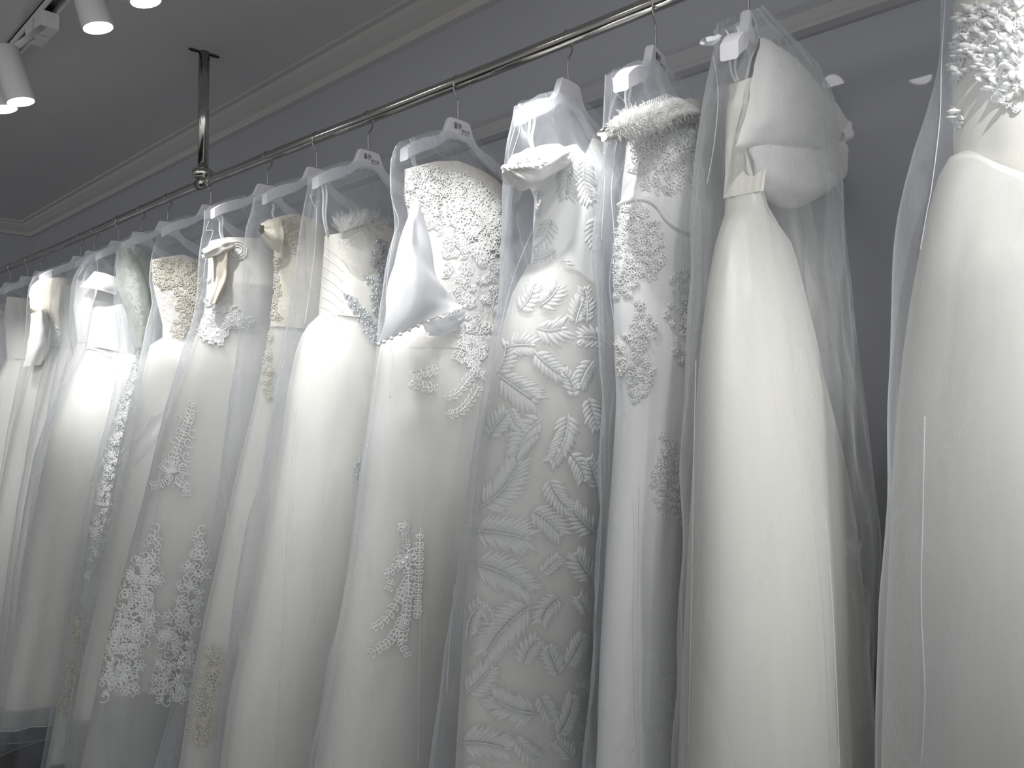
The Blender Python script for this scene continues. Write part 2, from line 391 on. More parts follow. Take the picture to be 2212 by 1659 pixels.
class Loft:
    """closed cloth tube in the plane of one hanger; L, R edges and top, hem lines as (x, y) points of the plane"""
    def __init__(s, X, L, R, top, bot, depth, folds=0, nf=9, seed=0, nu=96, nv=60, half=None, wob=0, pinch=1.0, foldtop=.15, zlo=None, axis='X', c0=None, lean=None, base=None, inset=.86):
        Yc = rail_y(X) if c0 is None else c0
        if axis == 'Y':
            onP, mk = (lambda a, b, P: onY(a, b, P)), (lambda al, dp, z: (al, X-dp, z))
        else:
            onP, mk = onX, (lambda al, dp, z: (X+dp, al, z))
        rnd = random.Random(seed)
        tabL = edge(L, X, onP)
        if R: tabR = edge(R, X, onP)
        else: tabR = None
        if isinstance(top, (int, float)): topf = lambda u: top
        else:
            tp = [onP(x, y, X) for x, y in top]
            topf = lambda u: interp(sorted(tp), u)
        if isinstance(bot, (int, float)): botf = lambda u: bot
        else:
            bpv = sorted([onP(x, y, X) for x, y in bot]); botf = lambda u: interp(bpv, u)
        zs = [tabL[-1][0]+.02, tabL[0][0]-.02]
        zhi = max([topf(Yc+k*.03) for k in range(-12, 12)]); zlow = min([botf(Yc+k*.05) for k in range(-12, 12)])
        tab = []
        K = 50
        for k in range(K+1):
            if base: z = lerp(zhi, zlow, k/K); q_ = base.at(z); tab.append((z, q_[0], q_[1]*.95, q_[2]*inset, q_[3])); continue
            z = lerp(zhi, zlow, k/K); yl = ext(tabL, z)
            if tabR: yr = ext(tabR, z)
            else: yr = Yc+min(Yc-yl, half if half else .27)
            yr = max(yr, yl+.03)
            if not tabR and axis == 'X': yr = min(yr, YW-.045)
            f = k/K; tt = interp(depth, f); sh = interp(lean, f) if lean else 0
            c, w = fit(X, yl, yr, tt, z, mk, sh)
            if axis == 'X' and c+w > YW-.04: e = c+w-(YW-.04); c -= e/2; w = max(.02, w-e/2)
            tab.append((z, c, w, tt, sh))
        def at(z):
            f = (zhi-z)/(zhi-zlow)*K if zhi > zlow else 0
            f = max(0, min(K-.0001, f)); i = int(f); g = f-i; a, b_ = tab[i], tab[i+1]
            return lerp(a[1], b_[1], g), lerp(a[2], b_[2], g), lerp(a[3], b_[3], g), lerp(a[4], b_[4], g)
        ph = [rnd.uniform(0, 2*PI) for _ in range(8)]; kk = [nf, nf*1.7+1, nf*.55+1]; kk = [round(k) for k in kk]
        vs = []; off = rnd.uniform(0, 100)
        for j in range(nv+1):
            v = j/nv
            for i in range(nu):
                q = 2*PI*i/nu
                cz = at(lerp(zhi, zlow, v*.98))
                yy = cz[0]+cz[1]*math.cos(q)
                z0, z1 = topf(yy), botf(yy)
                z = lerp(z0, z1, v); c, w, tt, sh = at(z)
                g = foldtop+(1-foldtop)*v
                d = (math.sin(kk[0]*q+ph[0]+.8*math.sin(2.2*v+ph[1]))*.5+math.sin(kk[1]*q+ph[2]+1.2*v)*.3+math.sin(kk[2]*q+ph[3]-.9*v)*.45)
                d = d*folds*g
                if wob: d += wob*noise.noise(Vector((q*1.3+off, v*6, off)))*(.4+.6*v)+wob*.5*noise.noise(Vector((math.cos(q)*5+off, v*17, math.sin(q)*5)))
                ex = abs(math.sin(q))**pinch*(1 if math.sin(q) >= 0 else -1)
                nx, ny = math.sin(q)/max(.3, 1), math.cos(q)
                vs.append(mk(c+w*math.cos(q)+d*.35*math.cos(q), sh+tt*ex+d*math.sin(q), z))
        fs = []
        for j in range(nv):
            for i in range(nu):
                a = j*nu+i; b_ = j*nu+(i+1) % nu
                fs.append((a, b_, b_+nu, a+nu))
        s.v, s.f, s.nu, s.nv, s.X, s.at = vs, fs, nu, nv, X, at
        s.zhi, s.zlow = zhi, zlow
    def bvh(s): return BVHTree.FromPolygons(s.v, s.f)
    def build(s, name, m, parent): return mesh(name, s.v, s.f, m, parent)
    def rim(s, j=0): return [Vector(s.v[j*s.nu+i]) for i in range(s.nu)]
class Surf:
    """trims sewn onto cloth: finds the cloth under a sight line"""
    def __init__(s, *lofts):
        s.b = [l.bvh() for l in lofts]
    def at(s, x, y, off=.002):
        best = None; d = ray(x, y)
        for b in s.b:
            h = b.ray_cast(CAM, d)
            if h[0] is not None and (best is None or h[3] < best[2]):
                n = h[1]
                if n.dot(d) > 0: n = -n
                best = (h[0], n, h[3])
        if best is None: return None
        return best[0]+best[1]*off, best[1]
def cordline(mb, S, pts, r, off=.002, closed=False, n=5):
    run = []
    for p in pts:
        q = S.at(p[0], p[1], off)
        if q is None or (run and (q[0]-run[-1]).length > .06):
            if len(run) > 2: mb.tube(run, r, n)
            run = [] if q is None else [q[0]]
            closed = False; continue
        run.append(q[0])
    if len(run) > 2: mb.tube(run, r, n, closed=closed)
def leafpts(x, y, a, l, w, n=6, tip=1.0):
    out = []
    for k in range(n+1):
        t = k/n; out.append((t*l, w*math.sin(PI*t**.8)*.5*(1-.2*t)))
    for k in range(n-1, 0, -1):
        t = k/n; out.append((t*l, -w*math.sin(PI*t**.8)*.5*(1-.2*t)))
    ca, sa = math.cos(a), math.sin(a)
    return [(x+u*ca-v*sa, y+u*sa+v*ca) for u, v in out]
def filled(mb, S, pts, off=.003, lift=.002, mid=None):
    q = [S.at(p[0], p[1], off) for p in pts]
    if any(k is None for k in q): return
    c = mid or (sum(p[0] for p in pts)/len(pts), sum(p[1] for p in pts)/len(pts)); cq = S.at(c[0], c[1], off+lift)
    if cq is None: return
    L = max((k[0]-cq[0]).length for k in q)
    if L > .12: return
    vs = [k[0] for k in q]+[cq[0]]+[k[0]-k[1]*(off-.0005) for k in q]; n = len(q)
    fs = [(i, (i+1) % n, n) for i in range(n)]+[(i, n+1+i, n+1+(i+1) % n, (i+1) % n) for i in range(n)]
    mb.add(vs, fs)
def leaf(mb, mf, S, x, y, a, l, w, r, off=.003):
    p = leafpts(x, y, a, l, w)
    cordline(mb, S, p, r, off, True); 
    if mf is not None: filled(mf, S, p, off*.6, .0005)
def flower(mb, mf, S, x, y, rad, n, r, rnd):
    a0 = rnd.uniform(0, 6)
    for k in range(n):
        a = a0+2*PI*k/n; leaf(mb, mf, S, x+rad*.15*math.cos(a), y+rad*.15*math.sin(a), a, rad*rnd.uniform(.8, 1.05), rad*.62, r)
    q = S.at(x, y, .005)
    if q: mb.ball(q[0], r*2.2, 6)
def inpoly(x, y, P):
    c = False; j = len(P)-1
    for i in range(len(P)):
        xi, yi = P[i]; xj, yj = P[j]
        if (yi > y) != (yj > y) and x < (xj-xi)*(y-yi)/(yj-yi)+xi: c = not c
        j = i
    return c
def scatter(P, step, rnd, jit=.45):
    x0, x1 = min(p[0] for p in P), max(p[0] for p in P); y0, y1 = min(p[1] for p in P), max(p[1] for p in P)
    out = []; y = y0; k = 0
    while y <= y1:
        x = x0+(k % 2)*step/2
        while x <= x1:
            a, b = x+rnd.uniform(-jit, jit)*step, y+rnd.uniform(-jit, jit)*step
            if inpoly(a, b, P): out.append((a, b))
            x += step
        y += step*.87; k += 1
    return out
def lace_field(parent, S, P, step, size, r, seed, mat='lace', fill='lacefill', kinds='fl', name='lace_applique', pearls=0):
    rnd = random.Random(seed); mb = MB(); mf = MB() if fill else None; pb = MB()
    for x, y in scatter(P, step, rnd):
        k = rnd.choice(kinds); s = size*rnd.uniform(.7, 1.25)
        if k == 'f': flower(mb, mf, S, x, y, s*.75, rnd.choice((5, 6)), r, rnd)
        elif k == 'l':
            a = rnd.uniform(0, 2*PI)
            for j in range(3): leaf(mb, mf, S, x, y, a+(j-1)*.9, s, s*.42, r)
        elif k == 'o':                       # raised loop of cord
            a = rnd.uniform(0, 2*PI); leaf(mb, None, S, x, y, a, s, s*.7, r, .003+rnd.uniform(0, .006))
        elif k == 's':                       # scroll
            a = rnd.uniform(0, 2*PI); sg = rnd.choice((-1, 1))
            cordline(mb, S, [(x+s*(1-t/14)*.7*math.cos(a+sg*t*.5), y+s*(1-t/14)*.7*math.sin(a+sg*t*.5)) for t in range(13)], r*1.2, .003)
        elif k == 'p':                       # curled satin petal standing off the cloth
            q = S.at(x, y, .004)
            if q:
                a = rnd.uniform(0, 2*PI); p = leafpts(x, y, a, s, s*.6); filled(mb, S, p, .004+rnd.uniform(0, .01), .007)
        if pearls and rnd.random() < pearls:
            q = S.at(x+rnd.uniform(-s, s)*.5, y+rnd.uniform(-s, s)*.5, .004)
            if q: pb.ball(q[0], r*2.0, 6)
    o = mb.build(name, mat, parent) if mb.v else None
    if mf and mf.v and o:
        mesh('net_ground', mf.v, mf.f, fill, parent)
    if pb.v: pb.build('pearl_beading', 'pearl', parent)
    return o
def garland(mb, mf, S, path, step, l, w, r, spread=.9, rnd=None):
    pts = spline(path, 6); cordline(mb, S, pts, r, .003); acc = 0; side = 1
    for a, b in zip(pts, pts[1:]):
        d = math.hypot(b[0]-a[0], b[1]-a[1]); acc += d
        if acc >= step:
            acc = 0; an = math.atan2(b[1]-a[1], b[0]-a[0])
            for sd in (1, -1): leaf(mb, mf, S, a[0], a[1], an+sd*spread, l*rnd.uniform(.8, 1.15), w, r)
def frond(mb, S, base, tip, spread, rnd, bend=.12, n=None):
    (x0, y0), (x1, y1) = base, tip; L = math.hypot(x1-x0, y1-y0); an = math.atan2(y1-y0, x1-x0); n = n or max(6, int(L/10))
    nx, ny = -math.sin(an), math.cos(an); bz = rnd.uniform(-bend, bend)*L
    P = lambda t: (lerp(x0, x1, t)+nx*bz*math.sin(PI*t), lerp(y0, y1, t)+ny*bz*math.sin(PI*t))
    cordline(mb, S, [P(k/10) for k in range(10)], .0014, .003)
    for k in range(n):
        t = .06+.86*k/n; x, y = P(t); x2, y2 = P(min(1, t+.05)); a = math.atan2(y2-y, x2-x)
        ll = spread*1.25*(.6+.45*math.sin(PI*(.15+.8*t)))*rnd.uniform(.85, 1.1)
        for sd in (-1, 1):
            aa = a+sd*(.95-.45*t+rnd.uniform(-.06, .06)); filled(mb, S, leafpts(x, y, aa, ll, max(6, L/n*1.15), 6), .0010, .0007)
    x, y = P(.9); filled(mb, S, leafpts(x, y, an, spread*.45, 8, 5), .002, .002)
def sheet(name, pts3, m, parent, thick=0, sub=10, bulge=.02, seed=1):
    """a cut piece of cloth: a grid of points with folds, given a real thickness"""
    nr, nc = len(pts3), len(pts3[0]); vs = []; rows = []
    for row in pts3: rows.append(spline([tuple(p) for p in row], sub))
    cols = [spline([r_[i] for r_ in rows], sub) for i in range(len(rows[0]))]
    R, Cn = len(cols[0]), len(cols)
    G = [[Vector(cols[i][j]) for i in range(Cn)] for j in range(R)]
    for j in range(R):
        for i in range(Cn):
            p = G[j][i]; k = bulge*noise.noise(Vector((i*.14+seed, j*.14, seed)))
            vs.append(p+Vector((k, 0, 0)))
    fs = [(j*Cn+i, j*Cn+i+1, (j+1)*Cn+i+1, (j+1)*Cn+i) for j in range(R-1) for i in range(Cn-1)]
    o = mesh(name, vs, fs, m, parent)
    if thick: md = o.modifiers.new('s', 'SOLIDIFY'); md.thickness = thick; md.offset = 0
    return o, vs, fs
def ribbon(name, pts, wdt, m, parent):
    vs = []; fs = []
    for i, p in enumerate(pts):
        p = Vector(p); vs += [p+Vector((0, -wdt/2, 0)), p+Vector((.0008, wdt/2, 0))]
    for i in range(len(pts)-1): fs.append((2*i, 2*i+1, 2*i+3, 2*i+2))
    o = mesh(name, vs, fs, m, parent); md = o.modifiers.new('s', 'SOLIDIFY'); md.thickness = .0008
    return o
def P3(x, y, X): q = onX(x, y, X); return Vector((X, q[0], q[1]))
# ------------------------------------------------------------------ units along the rail
def puff(name, st, X, m, parent, n=28, sub=6, folds=.003, seed=0, caps=(False, False), k=5):
    """gathered tube of cloth: stations are (upper point, lower point, half depth) across it"""
    rows = [(*P3(a[0], a[1], X)[1:], *P3(b[0], b[1], X)[1:], t) for a, b, t in st]
    rows = spline(rows, sub); vs = []; rnd = random.Random(seed); ph = rnd.uniform(0, 6)
    for j, (y1, z1, y2, z2, t) in enumerate(rows):
        a = Vector((X, y1, z1)); b = Vector((X, y2, z2)); c = (a+b)/2; h = (a-b)/2
        for i in range(n):
            q = 2*PI*i/n; d = folds*math.sin(k*q+ph+.15*j)+folds*noise.noise(Vector((i*.4, j*.25, seed)))*1.5
            vs.append(c+h*math.cos(q)*(1+d/max(.01, h.length))+Vector((max(.004, t)+d, 0, 0))*math.sin(q))
    fs = []
    for j in range(len(rows)-1):
        for i in range(n): a = j*n+i; b_ = j*n+(i+1) % n; fs.append((a, b_, b_+n, a+n))
    if caps[0]: fs.append(tuple(range(n)))
    if caps[1]: fs.append(tuple(range((len(rows)-1)*n, len(rows)*n))[::-1])
    o = mesh(name, vs, fs, m, parent); l = Loft.__new__(Loft); l.v, l.f = vs, fs
    return l
def zof(x, y, X): return onX(x, y, X)[1]
def bag(X, label, L, R=None, hem=.12, depth=None, m='bag', seams=(), reach=.172, half=.29, seed=0, top=None, folds=.010, wob=.018, lean=None):
    Y = rail_y(X); t = thing('garment_bag', label, 'garment bag', (X, Y, rail_z(X)-.13), 'sheer garment bags over the dresses')
    zt = rail_z(X)-.092
    if top is None:
        tp = [(-.40, -.22), (-.26, -.15), (-.21, -.112), (-.198, -.100), (-.14, -.068), (-.10, -.054), (-.06, -.045), (0, -.042), (.06, -.045), (.10, -.054), (.14, -.068), (.198, -.1), (.26, -.15), (.40, -.22)]
        zpts = [(Y+u*reach/.198, zt+z+.001) for u, z in tp]
    else: zpts = sorted(onX(x, y, X) for x, y in top)
    depth = depth or [(0, .018), (.04, .024), (.12, .045), (.3, .08), (.6, .10), (1, .115)]
    l = Loft.__new__(Loft)
    class T: pass
    Lo = Loft(X, L, R, [proj((X, a, b)) for a, b in zpts], hem, depth, folds=folds, nf=7, seed=seed, nu=110, nv=90, half=half, wob=wob, foldtop=.12, lean=lean)
    Lo.build('bag_body', m, t)
    # stitched neck opening, hem and side seams
    b = MB(); b.tube(Lo.rim(Lo.nv), .0011, 5, closed=True); b.build('hem_binding', 'cord', t)
    if seams:
        S = Surf(Lo)
        for s in seams:
            b = MB(); cordline(b, S, spline(s, 12), .0008, .0015)
            if b.v: b.build('side_seam', 'cord', t)
    return t, Lo
def loops(t, X, prs, w=.007):
    for a, b in prs:
        p, q = P3(*a, X+.004), P3(*b, X+.01)
        pts = [p.lerp(q, k/8)+Vector((.004*math.sin(k*.8), .0015*math.sin(k), 0)) for k in range(9)]
        ribbon('hanging_loop', pts, w, 'ribbon', t)
def dress(X, label, cat='wedding dress'):
    return thing('wedding_dress', label, cat, (X, rail_y(X), rail_z(X)-.25), 'wedding dresses on the rail')
def D(s, t0=.02): return [(0, t0), (.15, s*.6), (.4, s*.85), (1, s)]
def lining_and_tulle(t, X, L, R, top, hem, lin_hem, depth, seed, nf=9, folds=.018, m='tulle', lin='lining', half=None, inset=.86, lean=None):
    b = Loft(X, L, R, top, hem, depth, folds=folds, nf=nf+2, seed=seed+50, nu=120, nv=70, half=half, wob=.004, lean=lean)
    a = Loft(X, L, R, top, lin_hem, depth, folds=folds*.6, nf=nf, seed=seed, base=b, inset=inset)
    a.build('skirt', lin, t)
    b.build('tulle_overskirt', m, t)
    c = MB(); c.tube(b.rim(b.nv), .0012, 5, closed=True); c.build('hem_edge', 'lace', t)
    return a, b
G_H = 'white hangers on the rail'
def hang(X, label, rot=0, reach=.166, d=1, logo=False): return make_hanger(X, rot, reach, label, d, logo, G_H)

# ---- 1: far right, petal bodice, cut by the frame; it hangs turned towards the aisle
X1, Y1 = -.13, 1.24; X = X1
make_hanger(X, 1.25, .166, 'white hanger of the dress cut by the right edge, above the frame', 1, False, G_H)
t = dress(X, 'wedding dress with petal-covered bodice and plain tulle skirt, cut by the right edge')
bo = Loft(Y1, [(2060, -60), (2060, 20), (2058, 150), (2060, 250), (2062, 350)], None, [(2030, 34), (2060, 20), (2085, 8), (2130, 0), (2212, -6), (2330, 30)], [(2040, 360), (2062, 358), (2130, 354), (2180, 374), (2300, 430)], [(0, .07), (.5, .095), (1, .08)], folds=.002, seed=1, half=.30, axis='Y', c0=X1)
bo.build('bodice', 'ivory', t)
skL = [(2062, 346), (2030, 378), (2010, 450), (1985, 560), (1965, 660), (1945, 800), (1930, 950), (1920, 1150), (1908, 1400), (1900, 1659)]; skT = [(1950, 350), (2062, 345), (2130, 341), (2180, 361), (2300, 420)]
a = Loft(Y1, [(x+6, y) for x, y in skL], None, skT, .16, [(0, .07), (.1, .13), (.4, .17), (1, .19)], folds=.008, nf=8, seed=1, half=.40, axis='Y', c0=X1); a.build('skirt', 'lining', t)
b = Loft(Y1, skL, None, skT, .14, [(0, .076), (.1, .14), (.4, .19), (1, .21)], folds=.012, nf=10, seed=51, half=.42, axis='Y', c0=X1, nu=120, nv=70); b.build('tulle_overskirt', 'tulle', t)
S = Surf(bo)
lace_field(t, S, [(2060, 60), (2080, 25), (2140, 5), (2212, 0), (2212, 210), (2150, 190), (2110, 140), (2075, 165), (2060, 200)], 13, 17, .0012, 3, mat='lace', kinds='ppl', name='petal_applique', pearls=.3)
lace_field(t, S, [(2059, 228), (2082, 235), (2082, 262), (2066, 270), (2059, 262)], 10, 13, .0011, 4, kinds='pl', name='petal_applique')
lace_field(t, S, [(2110, 150), (2212, 210), (2212, 250), (2150, 215)], 15, 14, .001, 5, kinds='pl', name='petal_applique')
tt = thing('garment_bag', 'sheer bag over the dress cut off by the right edge of the photo', 'garment bag', (X1, Y1, 2.2), 'sheer garment bags over the dresses')
Lo = Loft(Y1-.02, [(2036, -260), (2036, 0), (2034, 140), (2014, 212), (1990, 290), (1964, 355), (1944, 430), (1931, 510), (1924, 620), (1920, 720), (1915, 880), (1914, 1080), (1896, 1300), (1889, 1659)], None, [(1900, -300), (2036, -300), (2200, -380), (2500, -300)], .1, [(0, .03), (.1, .08), (.2, .13), (.4, .19), (1, .225)], folds=.008, nf=7, seed=11, nu=110, nv=90, half=.46, wob=.016, foldtop=.12, axis='Y', c0=X1)
Lo.build('bag_body', 'bag', tt); S = Surf(Lo); b = MB(); b.tube(Lo.rim(Lo.nv), .0011, 5, closed=True); b.build('hem_binding', 'cord', tt)
for s_ in ([(2044, 0), (2036, 140), (2032, 260), (2015, 400), (2004, 460), (1990, 540)], [(2000, 900), (1996, 1100), (1992, 1300), (2000, 1500), (1992, 1655)]):
    b = MB(); cordline(b, S, spline(s_, 12), .0006, .0015); b.build('side_seam', 'cord', tt)
# ---- 2: big bow
X = rail_x(1622)
hang(X, 'white hanger with printed mark holding the big bow dress, hook above the frame', .25, .15, 1, True)
t = dress(X, 'plain wedding dress with a huge organza bow at the side of the bodice')
bo = Loft(X, [(1575, 178), (1569, 215), (1568, 300), (1570, 360), (1572, 425)], [(1700, 170), (1690, 250), (1665, 350), (1642, 428)], [(1560, 185), (1580, 176), (1618, 165), (1700, 170), (1800, 180)], [(1540, 430), (1572, 424), (1600, 420), (1644, 432)], [(0, .035), (.5, .04), (1, .035)], folds=.002, seed=2)
bo.build('bodice', 'ivory', t)
skL = [(1572, 424), (1560, 460), (1545, 520), (1532, 590), (1520, 680), (1508, 820), (1498, 1000), (1488, 1250), (1480, 1450), (1472, 1659)]
skR = [(1642, 430), (1658, 478), (1692, 505), (1712, 560), (1745, 680), (1772, 790), (1800, 900), (1830, 1010), (1852, 1120), (1868, 1250), (1878, 1400), (1884, 1659)]
lining_and_tulle(t, X, skL, skR, [(1500, 424), (1572, 421), (1600, 419), (1644, 430)], .13, .15, [(0, .035), (.1, .06), (.35, .11), (1, .16)], 2, nf=8, folds=.010, m='tulle', lean=[(0, 0), (.35, .03), (1, .08)])
puff('bow_loop', [((1822, 268), (1826, 300), .012), ((1795, 232), (1795, 318), .03), ((1745, 180), (1738, 336), .045), ((1692, 118), (1672, 336), .045), ((1655, 86), (1614, 326), .03), ((1640, 82), (1588, 318), .005)], X+.02, 'satin', t, seed=3, folds=.0025, k=4, n=48)
puff('bow_loop', [((1826, 288), (1834, 322), .012), ((1785, 300), (1806, 396), .03), ((1715, 312), (1728, 446), .04), ((1650, 305), (1664, 430), .03), ((1606, 300), (1630, 395), .006)], X+.02, 'satin', t, seed=4, folds=.002, k=5, caps=(True, True))
puff('bow_knot', [((1800, 268), (1802, 312), .02), ((1818, 262), (1822, 318), .03), ((1832, 272), (1834, 312), .02)], X+.03, 'satin', t, seed=5, folds=.003, caps=(True, True))
cb = MB()                                  # gathers running into the knot
for pth in ([(1812, 282), (1790, 276), (1760, 262), (1735, 250)], [(1812, 290), (1788, 290), (1758, 288), (1730, 292)], [(1812, 298), (1786, 306), (1760, 318)], [(1814, 310), (1796, 336), (1775, 362)]):
    q = [P3(x, y, X+.052-abs(x-1765)*.0003) for x, y in spline(pth, 6)]; n_ = len(q)
    cb.tube(q, [.0035*math.sin(PI*(k+.5)/n_)+.0005 for k in range(n_)], 6)
cb.build('bow_gathers', 'satin', t)
sheet('bow_tail', [[P3(1725, 420, X-.03), P3(1770, 410, X-.03), P3(1815, 350, X-.03)], [P3(1735, 500, X-.03), P3(1775, 520, X-.03), P3(1832, 480, X-.03)], [P3(1745, 640, X), P3(1800, 660, X), P3(1860, 650, X)], [P3(1790, 860, X), P3(1840, 880, X), P3(1888, 870, X)]], 'tulle', t, seed=5)
loops(t, X, [((1568, 66), (1588, 178)), ((1592, 58), (1592, 174))])
bag(X, 'cream organza bag over the big bow dress, second from the right', [(1546, 85), (1530, 160), (1516, 260), (1508, 340), (1503, 420), (1500, 560), (1491, 700), (1481, 1000), (1472, 1300), (1465, 1659)], [(1640, 55), (1700, 125), (1762, 208), (1832, 285), (1844, 400), (1862, 480), (1882, 600), (1896, 800), (1912, 960), (1902, 1150), (1893, 1300), (1890, 1659)], .1, [(0, .02), (.05, .075), (.1, .085), (.2, .10), (.4, .13), (1, .18)], 'bag2', lean=[(0, 0), (.2, .01), (.4, .04), (1, .09)], seams=[[(1505, 780), (1500, 1000), (1496, 1250), (1488, 1655)], [(1542, 120), (1552, 200), (1545, 300), (1528, 400)], [(1780, 1100), (1796, 1300), (1806, 1500), (1812, 1655)]],
    top=[(1500, 160), (1548, 60), (1566, 24), (1600, 14), (1640, 24), (1690, 95), (1760, 180), (1840, 280), (1900, 300)], seed=12)
# ---- 3: fringe strap and looped embroidery
X = rail_x(1418)
hang(X, 'white hanger on a long hook beside the steel rail end at the top', .2, .165, -1, True)
t = dress(X, 'slim wedding dress with a fringed strap, looped cord embroidery and a sash')
bL = [(1356, 250), (1348, 340), (1338, 440), (1330, 520), (1326, 620), (1327, 740), (1333, 860), (1326, 1000), (1312, 1200), (1300, 1400), (1290, 1659)]
bo = Loft(X, bL, [(1600, 260), (1570, 440), (1600, 700), (1640, 1000), (1660, 1659)], [(1340, 262), (1360, 255), (1400, 240), (1445, 225), (1500, 248), (1560, 300)], .14, [(0, .05), (.08, .08), (.16, .06), (.3, .075), (1, .085)], folds=.006, nf=6, seed=3, nv=90, nu=120, foldtop=.1, wob=.004)
bo.build('column_skirt', 'satin', t)
st = puff('fringe_strap', [((1310, 272), (1314, 300), .02), ((1345, 246), (1352, 302), .03), ((1390, 232), (1402, 288), .035), ((1440, 216), (1448, 268), .035), ((1492, 236), (1500, 262), .02)], X+.055, 'lace', t, seed=7, caps=(True, True))
S2 = Surf(st); rnd = random.Random(9); fb = MB()
for x, y in scatter([(1312, 268), (1345, 243), (1392, 229), (1440, 213), (1495, 236), (1498, 262), (1448, 270), (1402, 290), (1350, 304), (1314, 302)], 3.4, rnd):
    q = S2.at(x, y, 0)
    if q:
        dr = (q[1]+Vector((rnd.uniform(-.6, .6), rnd.uniform(-.9, .3), rnd.uniform(-.5, .9)))).normalized(); l = rnd.uniform(.008, .02)
        fb.tube([q[0], q[0]+dr*l*.5, q[0]+dr*l*.9+Vector((0, 0, -.25*l))], [.0007, .0006, .0001], 3, cap=False)
fb.build('fringe', 'lace', t)
S = Surf(bo)
def loopedge(mb, path, l):
    for a, b in zip(path, path[1:]):
        n = int(math.hypot(b[0]-a[0], b[1]-a[1])/5)
        for k in range(n):
            x, y = lerp(a[0], b[0], k/n), lerp(a[1], b[1], k/n); q = P3(x, y, X+.05); s = .0035
            mb.tube([q+Vector((0, -s, 0)), q+Vector((0, -s*.8, l)), q+Vector((0, s*.8, l)), q+Vector((0, s, 0))], .0007, 4)
b = MB(); loopedge(b, [(1385, 240), (1440, 217), (1475, 228), (1510, 252)], .012); b.build('loop_edging', 'lace', t)
lace_field(t, S, [(1385, 250), (1440, 235), (1510, 255), (1510, 400), (1440, 420), (1390, 400), (1360, 340)], 13, 15, .001, 21, fill=None, kinds='oof', name='looped_cord_applique', pearls=.15)
lace_field(t, S, [(1330, 450), (1385, 440), (1420, 480), (1435, 540), (1420, 600), (1385, 590), (1360, 640), (1330, 645)], 11, 12, .001, 22, kinds='of', name='looped_cord_applique', pearls=.2)
lace_field(t, S, [(1372, 645), (1392, 650), (1400, 690), (1415, 700), (1400, 740), (1390, 770), (1412, 800), (1395, 850), (1370, 872), (1360, 820), (1368, 760), (1350, 720), (1372, 690)], 9, 11, .001, 23, fill=None, kinds='of', name='looped_cord_applique', pearls=.3)
lace_field(t, S, [(1330, 740), (1350, 750), (1350, 830), (1335, 800)], 9, 10, .001, 26, fill=None, kinds='of', name='looped_cord_applique', pearls=.3)
lace_field(t, S, [(1435, 600), (1490, 560), (1495, 700), (1470, 800), (1440, 700)], 16, 12, .0009, 24, kinds='of', name='looped_cord_applique')
lace_field(t, S, [(1430, 940), (1455, 960), (1470, 1040), (1465, 1130), (1425, 1110), (1405, 1040), (1425, 990)], 11, 11, .0009, 25, fill=None, kinds='of', name='looped_cord_applique')
b = MB(); 
sash = [((1334, 438), (1336, 452), .064), ((1350, 430), (1352, 446), .064), ((1400, 428), (1402, 444), .07)]
cordline(b, S, spline([(1336, 446), (1360, 434), (1395, 432), (1420, 448), (1440, 476), (1470, 496), (1500, 502)], 8), .0045, .003, n=8); b.build('sash', 'satin', t)
loops(t, X, [((1342, 152), (1362, 254)), ((1356, 150), (1366, 252))])
bag(X, 'crumpled clear bag over the fringed dress, tight over the hanger end', [(1306, 140), (1300, 200), (1298, 300), (1291, 400), (1286, 480), (1286, 560), (1292, 640), (1298, 740), (1300, 860), (1292, 1000), (1286, 1200), (1280, 1400), (1268, 1659)], None, .1, [(0, .02), (.05, .06), (.1, .10), (.2, .10), (.4, .09), (1, .10)], seams=[[(1322, 170), (1330, 200), (1350, 225), (1344, 262), (1330, 330), (1322, 420), (1328, 520), (1318, 620), (1338, 760), (1350, 900)], [(1380, 1050), (1378, 1200), (1376, 1400), (1380, 1650)], [(1312, 300), (1306, 420), (1300, 520)]], reach=.165, half=.25, seed=13, wob=.024)
# ---- 4: palm leaf pattern
X = rail_x(1228)
hang(X, 'white hanger seen from below over the leaf patterned dress', 0.04, .160, 1, False)
t = dress(X, 'wedding dress patterned all over with satin palm leaves and puffed sleeves')
bo = Loft(X, [(1128, 348), (1150, 392), (1154, 410), (1152, 460), (1150, 520), (1143, 588)], [(1345, 380), (1330, 450), (1305, 560), (1305, 660)], [(1120, 352), (1150, 334), (1196, 324), (1208, 350), (1236, 310), (1272, 326), (1300, 366), (1340, 420)], [(1120, 590), (1145, 582), (1200, 592), (1250, 632), (1310, 660)], [(0, .055), (.25, .085), (.6, .065), (1, .06)], folds=.002, seed=4)
bo.build('bodice', 'satin', t)
pu = puff('puff_sleeve', [((1098, 362), (1100, 368), .006), ((1106, 345), (1110, 388), .03), ((1128, 330), (1132, 408), .045), ((1155, 318), (1156, 396), .055), ((1192, 316), (1186, 378), .045), ((1212, 330), (1206, 362), .02)], X+.055, 'satin', t, seed=8, caps=(True, True), folds=.004, k=7)
a, bsk = lining_and_tulle(t, X, [(1143, 578), (1112, 604), (1092, 680), (1071, 770), (1052, 880), (1033, 1000), (1014, 1200), (1002, 1350), (986, 1659)], [(1310, 655), (1335, 760), (1360, 900), (1390, 1100), (1420, 1659)], [(1080, 590), (1143, 577), (1180, 562), (1205, 586), (1250, 624), (1310, 652), (1400, 680)], .13, .15, [(0, .06), (.1, .085), (.4, .09), (1, .10)], 4, nf=9, folds=.007)
S = Surf(bsk, a); rnd = random.Random(44); lb = MB()
